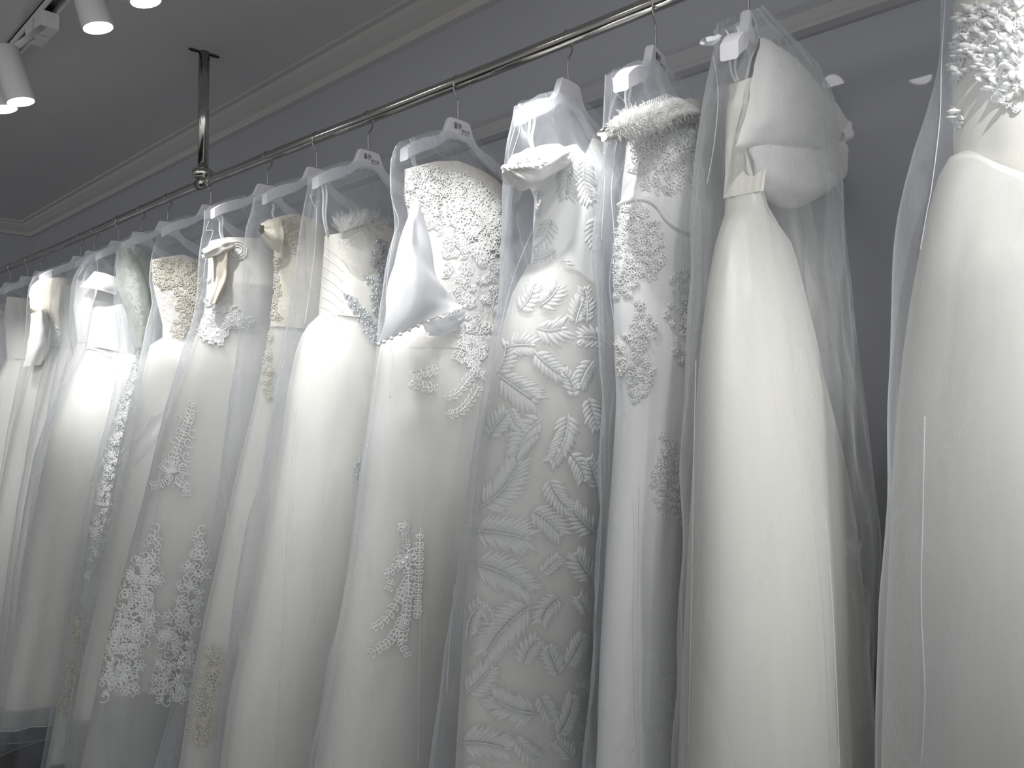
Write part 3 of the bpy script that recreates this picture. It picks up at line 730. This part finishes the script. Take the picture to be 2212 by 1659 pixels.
fr = [((1166, 662), (1205, 618), 32), ((1122, 672), (1155, 612), 30), ((1158, 709), (1216, 708), 42), ((1096, 752), (1150, 748), 36), ((1075, 809), (1096, 742), 30), ((1155, 762), (1216, 812), 34), ((1080, 812), (1155, 867), 46), ((1055, 945), (1094, 892), 34), ((1170, 905), (1115, 975), 40), ((1226, 895), (1204, 975), 34), ((1242, 700), (1258, 650), 30), ((1265, 700), (1262, 620), 24), ((1280, 780), (1250, 840), 26), ((1270, 860), (1290, 930), 26),
 ((1036, 1097), (1120, 996), 50), ((1022, 1145), (1143, 1165), 54), ((1020, 1216), (1148, 1280), 52), ((1148, 1307), (1047, 1417), 54), ((1006, 1500), (1061, 1440), 40), ((1162, 1541), (1061, 1504), 46), ((992, 1605), (1098, 1620), 48), ((1148, 1101), (1212, 1156), 40), ((1212, 1290), (1168, 1345), 34), ((1166, 930), (1112, 985), 32), ((1222, 930), (1188, 1000), 30), ((1186, 1033), (1230, 1101), 34), ((1232, 980), (1262, 1040), 30), ((1285, 1150), (1236, 1100), 34), ((1284, 1255), (1242, 1195), 34), ((1170, 1240), (1210, 1205), 24), ((1210, 1460), (1182, 1395), 30), ((1165, 1500), (1195, 1560), 30), ((1205, 1590), (1240, 1500), 30), ((1225, 1440), (1262, 1370), 30), ((1240, 1640), (1200, 1600), 26), ((1010, 1380), (1040, 1300), 30), ((1130, 1440), (1165, 1380), 30), ((1110, 1590), (1165, 1640), 30), ((1060, 1345), (1030, 1300), 20), ((1240, 860), (1215, 800), 22), ((1290, 1060), (1270, 990), 24), ((1272, 1330), (1250, 1290), 24), ((1100, 880), (1130, 930), 22), ((1000, 1660), (1060, 1700), 34)]
occ = [((b_[0]+t_[0])/2, (b_[1]+t_[1])/2, math.hypot(b_[0]-t_[0], b_[1]-t_[1])*.5+s_*.55) for b_, t_, s_ in fr]
for _ in range(3000):                      # smaller leaves in the gaps
    y = rnd.uniform(640, 1680); x = rnd.uniform(interp([(600, 1130), (800, 1075), (1000, 1040), (1300, 1010), (1660, 990)], y), 1300); r_ = 36
    if all(math.hypot(x-a_, y-b_) > c_+r_*.62 for a_, b_, c_ in occ):
        an = rnd.uniform(0, 2*PI); l_ = rnd.uniform(28, 36); occ.append((x, y, r_))
        fr.append(((x-l_*math.cos(an), y-l_*math.sin(an)), (x+l_*math.cos(an), y+l_*math.sin(an)), 30))
for base, tip, sp in fr: frond(lb, S, base, tip, sp*.92, rnd)
lb.build('leaf_embroidery', 'leaf', t)
S = Surf(bo, pu); lb = MB()
for base, tip, sp in [((1240, 330), (1226, 430), 30), ((1262, 340), (1280, 440), 30), ((1105, 350), (1175, 340), 20), ((1190, 470), (1150, 540), 24), ((1200, 540), (1150, 560), 22), ((1210, 560), (1225, 600), 20), ((1240, 600), (1290, 630), 16), ((1165, 410), (1160, 470), 12), ((1285, 470), (1290, 540), 22)]: frond(lb, S, base, tip, sp, rnd)
lb.build('leaf_embroidery', 'leaf', t)
loops(t, X, [((1150, 232), (1153, 330)), ((1136, 238), (1150, 326))])
bag(X, 'clear bag with long creases over the palm leaf dress', [(1113, 225), (1098, 270), (1090, 320), (1083, 400), (1084, 480), (1080, 600), (1069, 690), (1050, 800), (1032, 920), (1010, 1060), (985, 1240), (958, 1420), (936, 1659)], None, .1, [(0, .02), (.05, .06), (.1, .115), (.2, .115), (.4, .105), (1, .115)], seams=[[(1121, 232), (1118, 260), (1100, 330), (1092, 420)], [(1130, 240), (1118, 300), (1095, 370)], [(1150, 500), (1110, 600), (1080, 720), (1060, 820)], [(1020, 940), (1000, 1100), (985, 1250), (972, 1400), (966, 1500)]], reach=.165, half=.26, seed=14, wob=.02)
# ---- 5: lace bodice with bell sleeve
X = rail_x(989)
hang(X, 'white hanger with dark printed mark, nearest of the two with readable print', 0, .166, -1, True)
t = dress(X, 'corded lace wedding dress with a white bell sleeve edged in pearls')
bo = Loft(X, [(874, 366), (874, 410), (884, 470), (890, 560), (885, 640), (870, 700), (835, 745)], [(1120, 440), (1100, 560), (1085, 660), (1100, 760)], [(860, 368), (874, 365), (915, 357), (955, 358), (1002, 378), (1040, 402), (1062, 426), (1100, 445), (1150, 460)], [(800, 750), (1100, 760)], [(0, .06), (.3, .08), (.8, .065), (1, .07)], folds=.002, seed=5)
bo.build('bodice', 'nude', t)
a, b = lining_and_tulle(t, X, [(868, 700), (818, 748), (806, 850), (791, 950), (776, 1100), (752, 1250), (716, 1450), (682, 1659)], [(1100, 740), (1120, 900), (1130, 1100), (1140, 1659)], [(700, 735), (868, 722), (1000, 730), (1200, 745)], .14, .16, [(0, .07), (.1, .10), (.4, .12), (1, .13)], 5, nf=7, folds=.009)
S = Surf(bo); S2 = Surf(b, a)
lace_field(t, S, [(876, 372), (920, 362), (955, 362), (965, 400), (950, 470), (925, 500), (900, 450), (880, 440)], 12, 14, .0011, 31, kinds='lf', pearls=.5)
lace_field(t, S, [(965, 380), (1002, 382), (1040, 405), (1062, 430), (1088, 445), (1080, 520), (1050, 560), (1000, 540), (968, 470)], 11, 16, .0013, 32, kinds='llf', pearls=.5)
lace_field(t, S, [(945, 480), (1000, 540), (1080, 540), (1078, 700), (1040, 735), (960, 720), (960, 600)], 23, 16, .0010, 33, kinds='lfl', pearls=.3)
lb, lf = MB(), MB(); rnd = random.Random(3)
for pth, l, w in [([(950, 795), (920, 805), (890, 812)], 15, 9), ([(950, 830), (920, 838), (888, 822)], 15, 9), ([(955, 858), (985, 850), (1010, 820), (1030, 800)], 13, 8), ([(960, 895), (990, 890), (1015, 865), (1032, 835)], 13, 8), ([(990, 700), (1000, 740), (985, 775)], 14, 9), ([(1020, 720), (1035, 760), (1020, 790), (1045, 810)], 13, 8)]:
    garland(lb, lf, S2, pth, 9, l, w, .0012, rnd=rnd)
lb.build('leaf_applique', 'lace', t); mesh('net_ground', lf.v, lf.f, 'lacefill', t)
lace_field(t, S2, [(990, 740), (1050, 730), (1045, 800), (1005, 790)], 14, 14, .001, 34, kinds='fl')
lb, lf = MB(), MB()
flower(lb, lf, S2, 878, 1205, 24, 8, .0014, rnd); flower(lb, lf, S2, 870, 1215, 13, 6, .0014, rnd); flower(lb, lf, S2, 872, 1140, 13, 6, .0012, rnd)
for pth, l, w in [([(880, 1225), (882, 1270), (875, 1330), (868, 1390)], 14, 9), ([(880, 1250), (858, 1300), (830, 1340), (800, 1358)], 14, 9), ([(872, 1330), (845, 1380), (802, 1410)], 14, 9), ([(878, 1190), (876, 1160), (872, 1135)], 11, 7), ([(868, 1210), (845, 1235), (828, 1240)], 12, 8), ([(900, 1340), (902, 1280), (905, 1200), (906, 1150)], 11, 8), ([(862, 1380), (880, 1415)], 11, 8), ([(850, 1250), (840, 1270)], 11, 7)]:
    garland(lb, lf, S2, pth, 9, l, w, .0012, rnd=rnd)
lb.build('lace_applique', 'lace', t); mesh('net_ground', lf.v, lf.f, 'lacefill', t)
Xs = X+.085
so, sv, sf = sheet('bell_sleeve', [[P3(886, 440, Xs-.02), P3(900, 436, Xs), P3(914, 462, Xs-.01)], [P3(862, 530, Xs-.01), P3(900, 530, Xs+.03), P3(942, 590, Xs)], [P3(838, 630, Xs-.01), P3(898, 630, Xs+.04), P3(982, 650, Xs)], [P3(818, 744, Xs-.01), P3(905, 704, Xs+.03), P3(1000, 662, Xs)]], 'organza', t, .001, bulge=.014, seed=2)
n = 31
row = [sv[k] for k in range(len(sv)-21, len(sv))]
b = MB()
for k in range(0, 21, 2): b.ball(row[k]+Vector((.003, 0, 0)), .0042, 8)
b.build('pearl_edging', 'pearl', t)
sheet('sleeve_flap', [[P3(905, 690, Xs-.02), P3(950, 690, Xs-.01), P3(1002, 668, Xs-.02)], [P3(918, 708, Xs-.02), P3(955, 712, Xs-.01), P3(1000, 690, Xs-.02)], [P3(926, 724, Xs-.02), P3(955, 724, Xs-.01), P3(985, 712, Xs-.02)]], 'organza', t, .001, seed=3)
loops(t, X, [((893, 298), (900, 366)), ((886, 300), (896, 366))])
bag(X, 'clear rounded bag over the bell sleeve lace dress', [(868, 292), (852, 314), (843, 345), (842, 400), (846, 440), (856, 480), (846, 515), (832, 580), (822, 680), (817, 750), (804, 850), (788, 960), (768, 1120), (745, 1290), (715, 1440), (672, 1659)], None, .1, [(0, .02), (.1, .06), (.2, .11), (.4, .13), (1, .145)], seams=[[(858, 312), (846, 350), (846, 420), (862, 480), (850, 520), (836, 620), (838, 700), (848, 780), (842, 860)], [(895, 296), (930, 320), (965, 345)], [(795, 960), (778, 1100), (760, 1250), (740, 1420), (720, 1655)], [(908, 1140), (906, 1400), (902, 1655)]], half=.28, seed=15, wob=.02)
# ---- 6: silver beading, tulle fluff
X = rail_x(795)
hang(X, 'white hanger with dark printed mark, further of the two with readable print', 0, .166, 1, True)
t = dress(X, 'wedding dress with ruched bodice, silver beaded sprays and tulle fluff neckline')
bo = Loft(X, [(701, 510), (697, 570), (692, 630), (688, 684)], [(890, 540), (870, 640), (855, 740)], [(690, 508), (720, 508), (745, 500), (790, 486), (830, 505), (880, 545)], [(660, 686), (700, 682), (740, 690), (800, 725), (870, 770)], [(0, .06), (.5, .08), (1, .065)], folds=.002, seed=6)
bo.build('bodice', 'ivory', t)
a, b = lining_and_tulle(t, X, [(688, 680), (662, 702), (642, 742), (622, 840), (604, 980), (582, 1100), (556, 1230), (525, 1380), (495, 1520), (478, 1659)], [(880, 740), (910, 900), (920, 1200), (930, 1659)], [(600, 700), (688, 679), (740, 686), (800, 720), (900, 775)], .2, .24, [(0, .07), (.08, .10), (.4, .125), (1, .135)], 6, nf=8, folds=.008)
S = Surf(bo, b)
rb = MB()
for k in range(7):                         # ruching ridges on the side of the bodice
    y = 530+k*22; cordline(rb, S, spline([(700-k, y), (712, y+10), (726, y+20), (740, y+34)], 6), .0022, -.0006, n=6)
rb.build('ruched_folds', 'ivory', t)
rnd = random.Random(61); sb = MB(); sc = MB()
for P, st_ in [([(808, 520), (838, 525), (836, 600), (815, 620), (800, 560)], 7), ([(740, 632), (760, 640), (800, 680), (835, 735), (810, 745), (785, 720), (760, 670)], 7), ([(790, 600), (835, 610), (835, 700), (800, 670)], 8)]:
    for x, y in scatter(P, st_, rnd, .6):
        q = S.at(x, y, .004)
        if q:
            sb.ball(q[0], rnd.uniform(.002, .0045), 6)
            if rnd.random() < .45: leaf(sc, None, S, x, y, rnd.uniform(0, 6.3), 10, 6, .0011, .004)
sb.build('silver_beading', 'silver', t); sc.build('silver_leaf_spray', 'silver', t)
fb = MB()
for k in range(520):                       # loose tulle fluff over the neckline
    x = rnd.uniform(735, 832); y = 505-rnd.uniform(0, 8)-12*math.sin((x-735)/97*PI); p = P3(x, y, X+rnd.uniform(-.02, .07))
    dr = Vector((rnd.uniform(-.5, .5), rnd.uniform(-.7, .7), rnd.uniform(.3, 1))).normalized(); l = rnd.uniform(.02, .055); s = Vector((rnd.uniform(-1, 1), rnd.uniform(-1, 1), 0)).normalized()*.006
    e = p+dr*l; m_ = p+dr*l*.5+s*.5
    fb.add([p-s, p+s, m_+s*1.2, e+s*.6, e-s*.4, m_-s*1.2], [(0, 1, 2, 5), (5, 2, 3, 4)])
fb.build('tulle_fluff', 'fluff', t)
puff('tulle_bunch', [((738, 520), (742, 560), .02), ((768, 505), (770, 620), .035), ((795, 500), (798, 610), .035), ((820, 515), (822, 560), .02)], X+.05, 'fluff', t, seed=6, folds=.006)
lace_field(t, Surf(b, a), [(766, 1000), (782, 995), (790, 1020), (785, 1050), (770, 1040)], 9, 10, .0011, 63, mat='silver', fill=None, kinds='fl')
loops(t, X, [((693, 392), (705, 508)), ((702, 392), (707, 508))])
bag(X, 'clear bag over the silver beaded dress, its thread seam hanging loose in front', [(668, 398), (655, 460), (640, 550), (628, 650), (610, 750), (592, 850), (578, 950), (562, 1040), (536, 1110), (511, 1260), (492, 1430), (474, 1560), (464, 1659)], None, .14, [(0, .02), (.1, .06), (.2, .10), (.4, .13), (1, .145)], seams=[[(670, 420), (676, 440), (684, 460), (680, 540), (670, 620), (658, 700)], [(640, 880), (630, 1000), (618, 1200), (608, 1400), (596, 1600), (594, 1655)]], half=.28, seed=16, wob=.014)
# ---- 7: gold corded top
X = rail_x(683)
hang(X, 'white hanger half hidden behind the shoulder of the hanger in front, under the bare rail', 0, .166, -1)
t = dress(X, 'pale gold corded lace dress, partly hidden behind the silver beaded one')
bo = Loft(X, [(594, 470), (586, 500), (592, 540), (594, 590), (592, 640), (584, 700)], None, [(560, 490), (590, 470), (620, 466), (660, 480), (720, 520)], [(550, 700), (750, 730)], [(0, .05), (.5, .08), (1, .06)], folds=.002, seed=7, half=.16)
bo.build('bodice', 'gold', t)
lining_and_tulle(t, X, [(586, 694), (565, 800), (543, 900), (510, 1030), (478, 1180), (440, 1350), (412, 1500), (395, 1620)], None, [(520, 694), (586, 690), (640, 696), (760, 730)], .25, .28, D(.10, .06), 7, half=.27)
puff('cap_sleeve', [((564, 486), (566, 506), .015), ((580, 474), (582, 530), .03), ((598, 468), (602, 545), .03)], X+.05, 'gold', t, seed=17)
S = Surf(bo)
lace_field(t, S, [(590, 470), (640, 470), (645, 540), (620, 560), (610, 500), (592, 500)], 10, 11, .0011, 71, mat='gold', fill=None, kinds='ss')
lace_field(t, S, [(590, 550), (606, 550), (602, 690), (584, 690)], 9, 10, .0011, 72, mat='gold', fill=None, kinds='sf')
lace_field(t, Surf(gold_skirt := Loft(X, [(586, 694), (565, 800), (543, 900), (510, 1030), (478, 1180), (440, 1350), (412, 1500), (395, 1620)], None, [(520, 694), (586, 690), (640, 696), (760, 730)], .25, D(.102, .06), half=.27)), [(450, 1390), (490, 1420), (480, 1560), (430, 1620), (400, 1600), (420, 1480)], 15, 15, .0012, 73, mat='gold', fill=None, kinds='slf')
lace_field(t, Surf(gold_skirt), [(575, 720), (592, 720), (585, 860), (565, 850)], 11, 10, .001, 74, mat='gold', fill=None, kinds='sf')
loops(t, X, [((588, 440), (592, 472))])
bag(X, 'clear bag behind the silver beaded dress, its left edge curving off the hanger', [(548, 446), (535, 480), (528, 540), (523, 640), (512, 760), (492, 900), (472, 1050), (449, 1200), (410, 1400), (360, 1590), (338, 1659)], None, .17, [(0, .02), (.1, .06), (.2, .09), (.4, .10), (1, .11)], half=.27, seed=17)
# ---- 8: champagne roses
X = rail_x(577)
hang(X, 'white hanger over the rose dress, its end wrapped by the folded bag', 0, .18, 1)
t = dress(X, 'wedding dress with embroidered roses, champagne twisted strap and deep lace hem')
bo = Loft(X, [(452, 524), (449, 580), (445, 640), (436, 705)], [(640, 540), (630, 620), (620, 720)], [(430, 526), (456, 520), (480, 516), (560, 520), (600, 534), (660, 560)], [(420, 705), (620, 730)], [(0, .05), (.5, .075), (1, .06)], folds=.003, seed=8)
bo.build('bodice', 'lining', t)
skL = [(437, 690), (410, 765), (388, 830), (365, 900), (340, 985), (312, 1080), (285, 1180), (255, 1300), (228, 1420), (212, 1500), (185, 1640)]
a, b = lining_and_tulle(t, X, skL, None, [(380, 704), (437, 690), (500, 690), (650, 720)], .26, zof(260, 1490, X), [(0, .06), (.1, .10), (.4, .13), (1, .14)], 8, half=.27)
puff('twisted_strap', [((436, 544), (440, 556), .01), ((452, 532), (458, 556), .02), ((474, 522), (480, 548), .022), ((500, 520), (506, 536), .015)], X+.06, 'ivory', t, seed=18, caps=(True, True))
puff('champagne_drape', [((462, 540), (492, 540), .02), ((466, 580), (492, 575), .022), ((462, 620), (486, 612), .02), ((450, 660), (470, 650), .012)], X+.055, 'beige', t, seed=19)
S = Surf(bo, b); S2 = Surf(b, a); rnd = random.Random(81); lb, lf = MB(), MB()
for x, y, s in [(512, 542, 20), (478, 696, 18), (452, 694, 15), (500, 690, 12), (444, 600, 12), (450, 650, 12), (470, 722, 12)]:
    for rr in (1, .72, .45): cordline(lb, S, [(x+s*rr*math.cos(q*.5)*(1+.1*math.sin(q*1.7)), y+s*rr*math.sin(q*.5)) for q in range(13)], .0022, .003+.004*(1-rr), True, 6)
    filled(lf, S, [(x+s*math.cos(q*.6), y+s*math.sin(q*.6)) for q in range(10)], .002, .003)
lb.build('embroidered_roses', 'lace', t); mesh('rose_ground', lf.v, lf.f, 'satin', t)
lace_field(t, S, [(455, 660), (470, 636), (500, 660), (550, 695), (500, 710), (480, 745), (455, 750), (435, 720)], 12, 14, .0016, 82, kinds='lfs', fill='satin')
lb, lf = MB(), MB()
for sg in (-1, 1):
    for (cx, cy, s) in [(398, 905, 10), (402, 935, 13), (392, 955, 14), (388, 985, 15), (380, 1010, 18), (372, 1035, 20), (392, 1050, 12)]:
        k = sg*(6+s*.7); cordline(lb, S2, [(cx+k+s*(1-q/13)*math.cos(.9+sg*q*.5), cy+s*(1-q/13)*math.sin(.9+sg*q*.5)) for q in range(12)], .0017, .003)
for k in range(13):
    an = -PI/2+(k-6)*.23; cordline(lb, S2, spline([(372, 1022), (372+16*math.cos(an), 1022+18*math.sin(an)), (372+30*math.cos(an+.25), 1022+36*math.sin(an+.2))], 5), .0016, .003)
garland(lb, lf, S2, [(372, 1010), (388, 960), (404, 920), (416, 872)], 8, 13, 8, .0014, rnd=rnd)
garland(lb, lf, S2, [(372, 1025), (350, 1045), (330, 1050)], 8, 12, 8, .0014, rnd=rnd); garland(lb, lf, S2, [(380, 1030), (400, 1050), (402, 1068)], 8, 12, 8, .0014, rnd=rnd)
lb.build('lace_applique', 'lace', t); mesh('net_ground', lf.v, lf.f, 'lacefill', t)
lace_field(t, S2, [(334, 1115), (345, 1150), (345, 1250), (330, 1350), (305, 1440), (300, 1500), (255, 1490), (222, 1508), (225, 1440), (245, 1360), (268, 1270), (290, 1200), (318, 1160)], 15, 18, .0017, 83, kinds='slsf')
lace_field(t, S2, [(440, 1130), (450, 1160), (440, 1260), (420, 1380), (400, 1510), (360, 1530), (330, 1500), (340, 1400), (370, 1300), (405, 1210), (425, 1160)], 17, 18, .0016, 84, kinds='slsf')
loops(t, X, [((478, 462), (483, 522)), ((470, 466), (481, 522))])
bag(X, 'clear bag with folded corner over the embroidered rose dress', [(441, 478), (434, 520), (430, 560), (426, 627), (415, 694), (386, 777), (358, 878), (334, 985), (306, 1090), (278, 1200), (250, 1320), (222, 1440), (202, 1560), (178, 1659)], None, .2, [(0, .02), (.1, .06), (.2, .095), (.4, .14), (1, .155)], seams=[[(452, 478), (446, 498), (460, 500), (448, 540), (440, 600)], [(355, 980), (340, 1080), (325, 1200), (312, 1330), (300, 1480)]], reach=.185, half=.27, seed=18)
# ---- 9: beaded top, huge tulle skirt
X = rail_x(455)
hang(X, 'white hanger hooked just right of the ceiling post', 0, .166, -1)
t = dress(X, 'wedding dress with glittering beaded top and a cloudy white tulle skirt')
bo = Loft(X, [(329, 562), (330, 610), (342, 660), (352, 700), (352, 740)], [(460, 590), (455, 660), (450, 740)], [(300, 565), (335, 560), (380, 554), (430, 572), (480, 600)], [(300, 730), (480, 745)], [(0, .055), (.5, .08), (1, .06)], folds=.003, seed=9)
bo.build('bodice', 'nude', t)
a, b = lining_and_tulle(t, X, [(354, 728), (326, 740), (312, 790), (300, 860), (284, 950), (262, 1060), (240, 1160), (210, 1300), (180, 1430), (158, 1560), (150, 1659)], None, [(300, 742), (354, 727), (400, 730), (520, 760)], .28, .62, [(0, .07), (.06, .14), (.4, .15), (1, .16)], 9, half=.27, folds=.012)
S = Surf(bo)
lace_field(t, S, [(330, 566), (380, 558), (430, 575), (430, 600), (395, 605), (345, 625), (330, 600)], 9, 10, .0013, 91, mat='gold', kinds='fl', pearls=.6)
lace_field(t, S, [(380, 610), (430, 600), (430, 735), (370, 735), (370, 700), (385, 680)], 10, 11, .0012, 92, mat='gold', kinds='sfl', pearls=.4)
sheet('organza_frill', [[P3(345, 860, X+.17), P3(330, 900, X+.17), P3(372, 878, X+.16)], [P3(300, 930, X+.18), P3(300, 960, X+.18), P3(330, 960, X+.17)], [P3(256, 984, X+.17), P3(276, 978, X+.18), P3(290, 1010, X+.17)]], 'bag', t, seed=9)
bag(X, 'clear bag over the cloudy tulle skirt, stepped folded hem', [(340, 512), (327, 545), (324, 600), (331, 650), (316, 715), (304, 770), (285, 860), (262, 960), (248, 1040), (232, 1120), (212, 1200), (190, 1262), (176, 1360), (167, 1434), (150, 1560), (143, 1659)], None, .22, [(0, .02), (.1, .06), (.2, .10), (.35, .16), (1, .175)], half=.27, seed=19)
# ---- 10: sage sleeve, beaded column
X = rail_x(362)
hang(X, 'white hanger hooked just left of the ceiling post', 0, .166, 1)
t = dress(X, 'slim lace column dress with a sage-tinted sequined shoulder')
bL = [(258, 545), (262, 600), (280, 660), (296, 720), (298, 760), (276, 820), (250, 880), (230, 950), (208, 1040), (192, 1140), (178, 1240), (160, 1340), (138, 1450), (118, 1560)]
bo = Loft(X, bL, [(345, 560), (345, 640), (345, 720), (340, 800), (330, 900), (320, 1100), (310, 1500)], [(240, 548), (260, 536), (280, 530), (300, 548), (350, 575)], .33, [(0, .04), (.2, .06), (1, .08)], folds=.006, nf=6, seed=10, nv=80)
bo.build('column_skirt', 'green', t); 
a = Loft(X, [(x+8, y) for x, y in bL], [(340, 560), (340, 720), (330, 900), (300, 1500)], [(240, 575), (290, 560), (350, 585)], .36, [(0, .03), (1, .06)], seed=10); a.build('lining', 'lining', t)
puff('sage_shoulder', [((252, 540), (280, 534), .012), ((250, 580), (300, 570), .03), ((258, 630), (318, 630), .04), ((278, 690), (330, 700), .035), ((292, 750), (325, 756), .02)], X+.035, 'green', t, seed=20)
S = Surf(bo)
lace_field(t, S, [(262, 545), (285, 536), (300, 600), (315, 700), (310, 750), (298, 750), (280, 660), (264, 600)], 11, 11, .0013, 101, mat='lace', fill=None, kinds='fl', pearls=.6)
lace_field(t, S, [(292, 755), (302, 760), (300, 830), (275, 900), (255, 1000), (235, 1100), (205, 1260), (185, 1250), (200, 1130), (215, 1040), (235, 950), (255, 880), (275, 820)], 13, 12, .0013, 102, kinds='lfs', pearls=.4)
lace_field(t, S, [(165, 1300), (195, 1350), (180, 1560), (125, 1545), (140, 1450)], 13, 12, .0012, 103, kinds='lfs', mat='gold')
bag(X, 'clear bag over the sage shouldered column dress', [(257, 536), (247, 560), (246, 620), (250, 680), (256, 740), (250, 820), (236, 890), (214, 970), (196, 1050), (180, 1130), (164, 1230), (146, 1340), (122, 1470), (102, 1590)], None, .26, [(0, .02), (.1, .05), (.3, .08), (1, .10)], half=.26, seed=20)
# ---- 11: bright satin flap
X = rail_x(305)
hang(X, 'white hanger whose end is lit through the bag above the satin collar', 0, .166, 1)
t = dress(X, 'white satin dress with stiff folded collar flap and glitter tulle skirt')
bo = Loft(X, [(206, 622), (198, 680), (190, 730), (186, 760)], [(305, 640), (300, 700), (300, 770)], [(180, 625), (206, 618), (260, 628), (320, 650)], [(170, 752), (205, 752), (300, 775)], [(0, .05), (1, .06)], folds=.003, seed=11)
bo.build('bodice', 'satin', t)
a, b = lining_and_tulle(t, X, [(186, 750), (165, 790), (140, 850), (112, 930), (88, 1040), (62, 1180), (42, 1320), (10, 1480)], None, [(100, 764), (186, 750), (230, 756), (320, 778)], .44, .5, [(0, .06), (.08, .11), (.4, .13), (1, .14)], 11, half=.26)
Xf = X+.07
sheet('collar_flap', [[P3(204, 586, Xf-.01), P3(232, 592, Xf+.01), P3(262, 604, Xf)], [P3(188, 604, Xf), P3(222, 612, Xf+.03), P3(258, 622, Xf+.01)], [P3(172, 620, Xf), P3(212, 626, Xf+.03), P3(252, 638, Xf+.01)]], 'satin', t, .002, bulge=.004)
b2 = MB(); q = [P3(x, y, X+.065) for x, y in spline([(186, 752), (215, 758), (240, 772)], 5)]; b2.tube(q, .005, 8); b2.build('belt', 'satin', t)
rnd = random.Random(111); g = MB(); S2 = Surf(b)
for k in range(140):
    x, y = rnd.uniform(40, 260), rnd.uniform(800, 1450); q = S2.at(x, y, .002)
    if q: g.ball(q[0], rnd.uniform(.0009, .0018), 6)
g.build('glitter', 'pearl', t); g = None
bag(X, 'domed clear bag over the satin collar dress', [(192, 556), (170, 577), (157, 605), (151, 660), (149, 720), (156, 765), (146, 800), (122, 850), (98, 910), (72, 990), (50, 1110), (30, 1250), (10, 1400), (-15, 1560)], None, .3, [(0, .02), (.1, .06), (.2, .09), (.4, .14), (1, .155)], half=.26, seed=21, seams=[[(208, 553), (210, 570), (211, 590)]])
# ---- 12, 13: two pushed together behind the domed bag
def simple(px, lab_h, lab_d, lab_b, xl, hem, seed, cloth='lining', dirn=1, top=600, bagL=None, lace=None):
    X = rail_x(px); hang(X, lab_h, 0, .166, dirn)
    t = dress(X, lab_d); L = [(xl+14, top+20), (xl+8, top+70), (xl+16, top+150)]
    bo = Loft(X, L, None, [(xl-10, top+25), (xl+14, top+16), (px+20, top+30), (px+100, top+60)], zof(xl+16, top+150, X), [(0, .045), (1, .05)], folds=.003, seed=seed, half=.13)
    bo.build('bodice', cloth, t)
    a, b = lining_and_tulle(t, X, [(xl+16, top+145), (xl-10, top+200), (xl-45, top+330), (xl-80, top+500), (xl-120, top+800)], None, zof(xl+16, top+147, X), hem+.06, hem+.12, [(0, .05), (.1, .07), (1, .10)], seed, half=.25)
    if lace: lace_field(t, Surf(bo), lace, 9, 10, .0014, seed, mat='lace', kinds='fl', pearls=.6)
    bag(X, lab_b, bagL or [(xl-2, top-10), (xl-10, top+40), (xl-14, top+140), (xl-40, top+260), (xl-80, top+480), (xl-120, top+780)], None, hem, [(0, .018), (.1, .05), (.4, .085), (1, .115)], half=.25, seed=seed+30)
    return t, X, bo
simple(257, 'white hanger tucked directly behind the domed bag', 'ivory dress tucked directly behind the satin collar dress', 'clear bag tucked directly behind the domed bag', 150, .30, 121, dirn=-1, top=590)
simple(204, 'white hanger third behind the domed bag, only its hook standing clear', 'plain ivory dress, third in depth at left, only a sliver showing', 'clear bag of which a sliver shows left of the domed bag', 118, .26, 122, dirn=1, top=600)
# ---- 14: sequined shoulder
t, X, bo = simple(175, 'white hanger inside the bag with the sequined shoulder', 'dress with sequined lace shoulder and white satin side drape', 'clear bag arched over the sequined lace shoulder at left', 72, .22, 123, 'gold', 1, 598, [(72, 598), (60, 622), (57, 660), (52, 735), (42, 800), (30, 860), (8, 980), (-30, 1200), (-60, 1500)], lace=[(66, 610), (100, 600), (150, 600), (150, 740), (110, 760), (100, 680), (70, 650)])
puff('sequined_shoulder', [((62, 640), (64, 668), .01), ((70, 616), (84, 690), .03), ((92, 602), (112, 700), .05), ((124, 598), (138, 740), .055), ((156, 600), (160, 745), .04)], X+.02, 'gold', t, seed=25)
puff('satin_drape', [((66, 678), (98, 668), .02), ((66, 710), (106, 712), .03), ((60, 750), (106, 752), .035), ((52, 792), (90, 788), .02)], X+.05, 'satin', t, seed=22)
# ---- 15..17: last ones before the corner
t, X, bo = simple(62, 'white hanger at the left edge, neck showing above its bag', 'satin dress with off-shoulder ruffle at the left edge', 'clear bag at the left edge of the photo, hanger neck above it', -20, .2, 124, 'satin', -1, 640)
puff('shoulder_ruffle', [((-30, 640), (-28, 690), .03), ((0, 664), (0, 684), .03), ((28, 668), (28, 692), .03), ((54, 682), (50, 706), .02)], X+.06, 'satin', t, seed=23)
simple(92, 'white hanger behind the ruffle dress, hook left of the sequined shoulder', 'ivory dress behind the ruffle dress, almost hidden', 'clear bag behind the ruffle dress, almost hidden', 0, .22, 125, dirn=1, top=625)
simple(25, 'white hanger nearest the room corner, only its wire hook in view', 'ivory dress nearest the room corner at the left edge', 'clear bag nearest the room corner at the left edge', -60, .2, 126, dirn=-1, top=650)
# white stopper tied to the organza bag
X = rail_x(1622)
tb = [o for o in C.objects if o.get('label', '').startswith('cream organza bag')][0]
puff('tied_corner', [((1518, 84), (1520, 96), .006), ((1524, 81), (1526, 99), .008), ((1538, 79), (1540, 97), .008), ((1552, 74), (1554, 86), .004)], X+.02, 'ribbon', tb, seed=24, caps=(True, True), folds=.001)
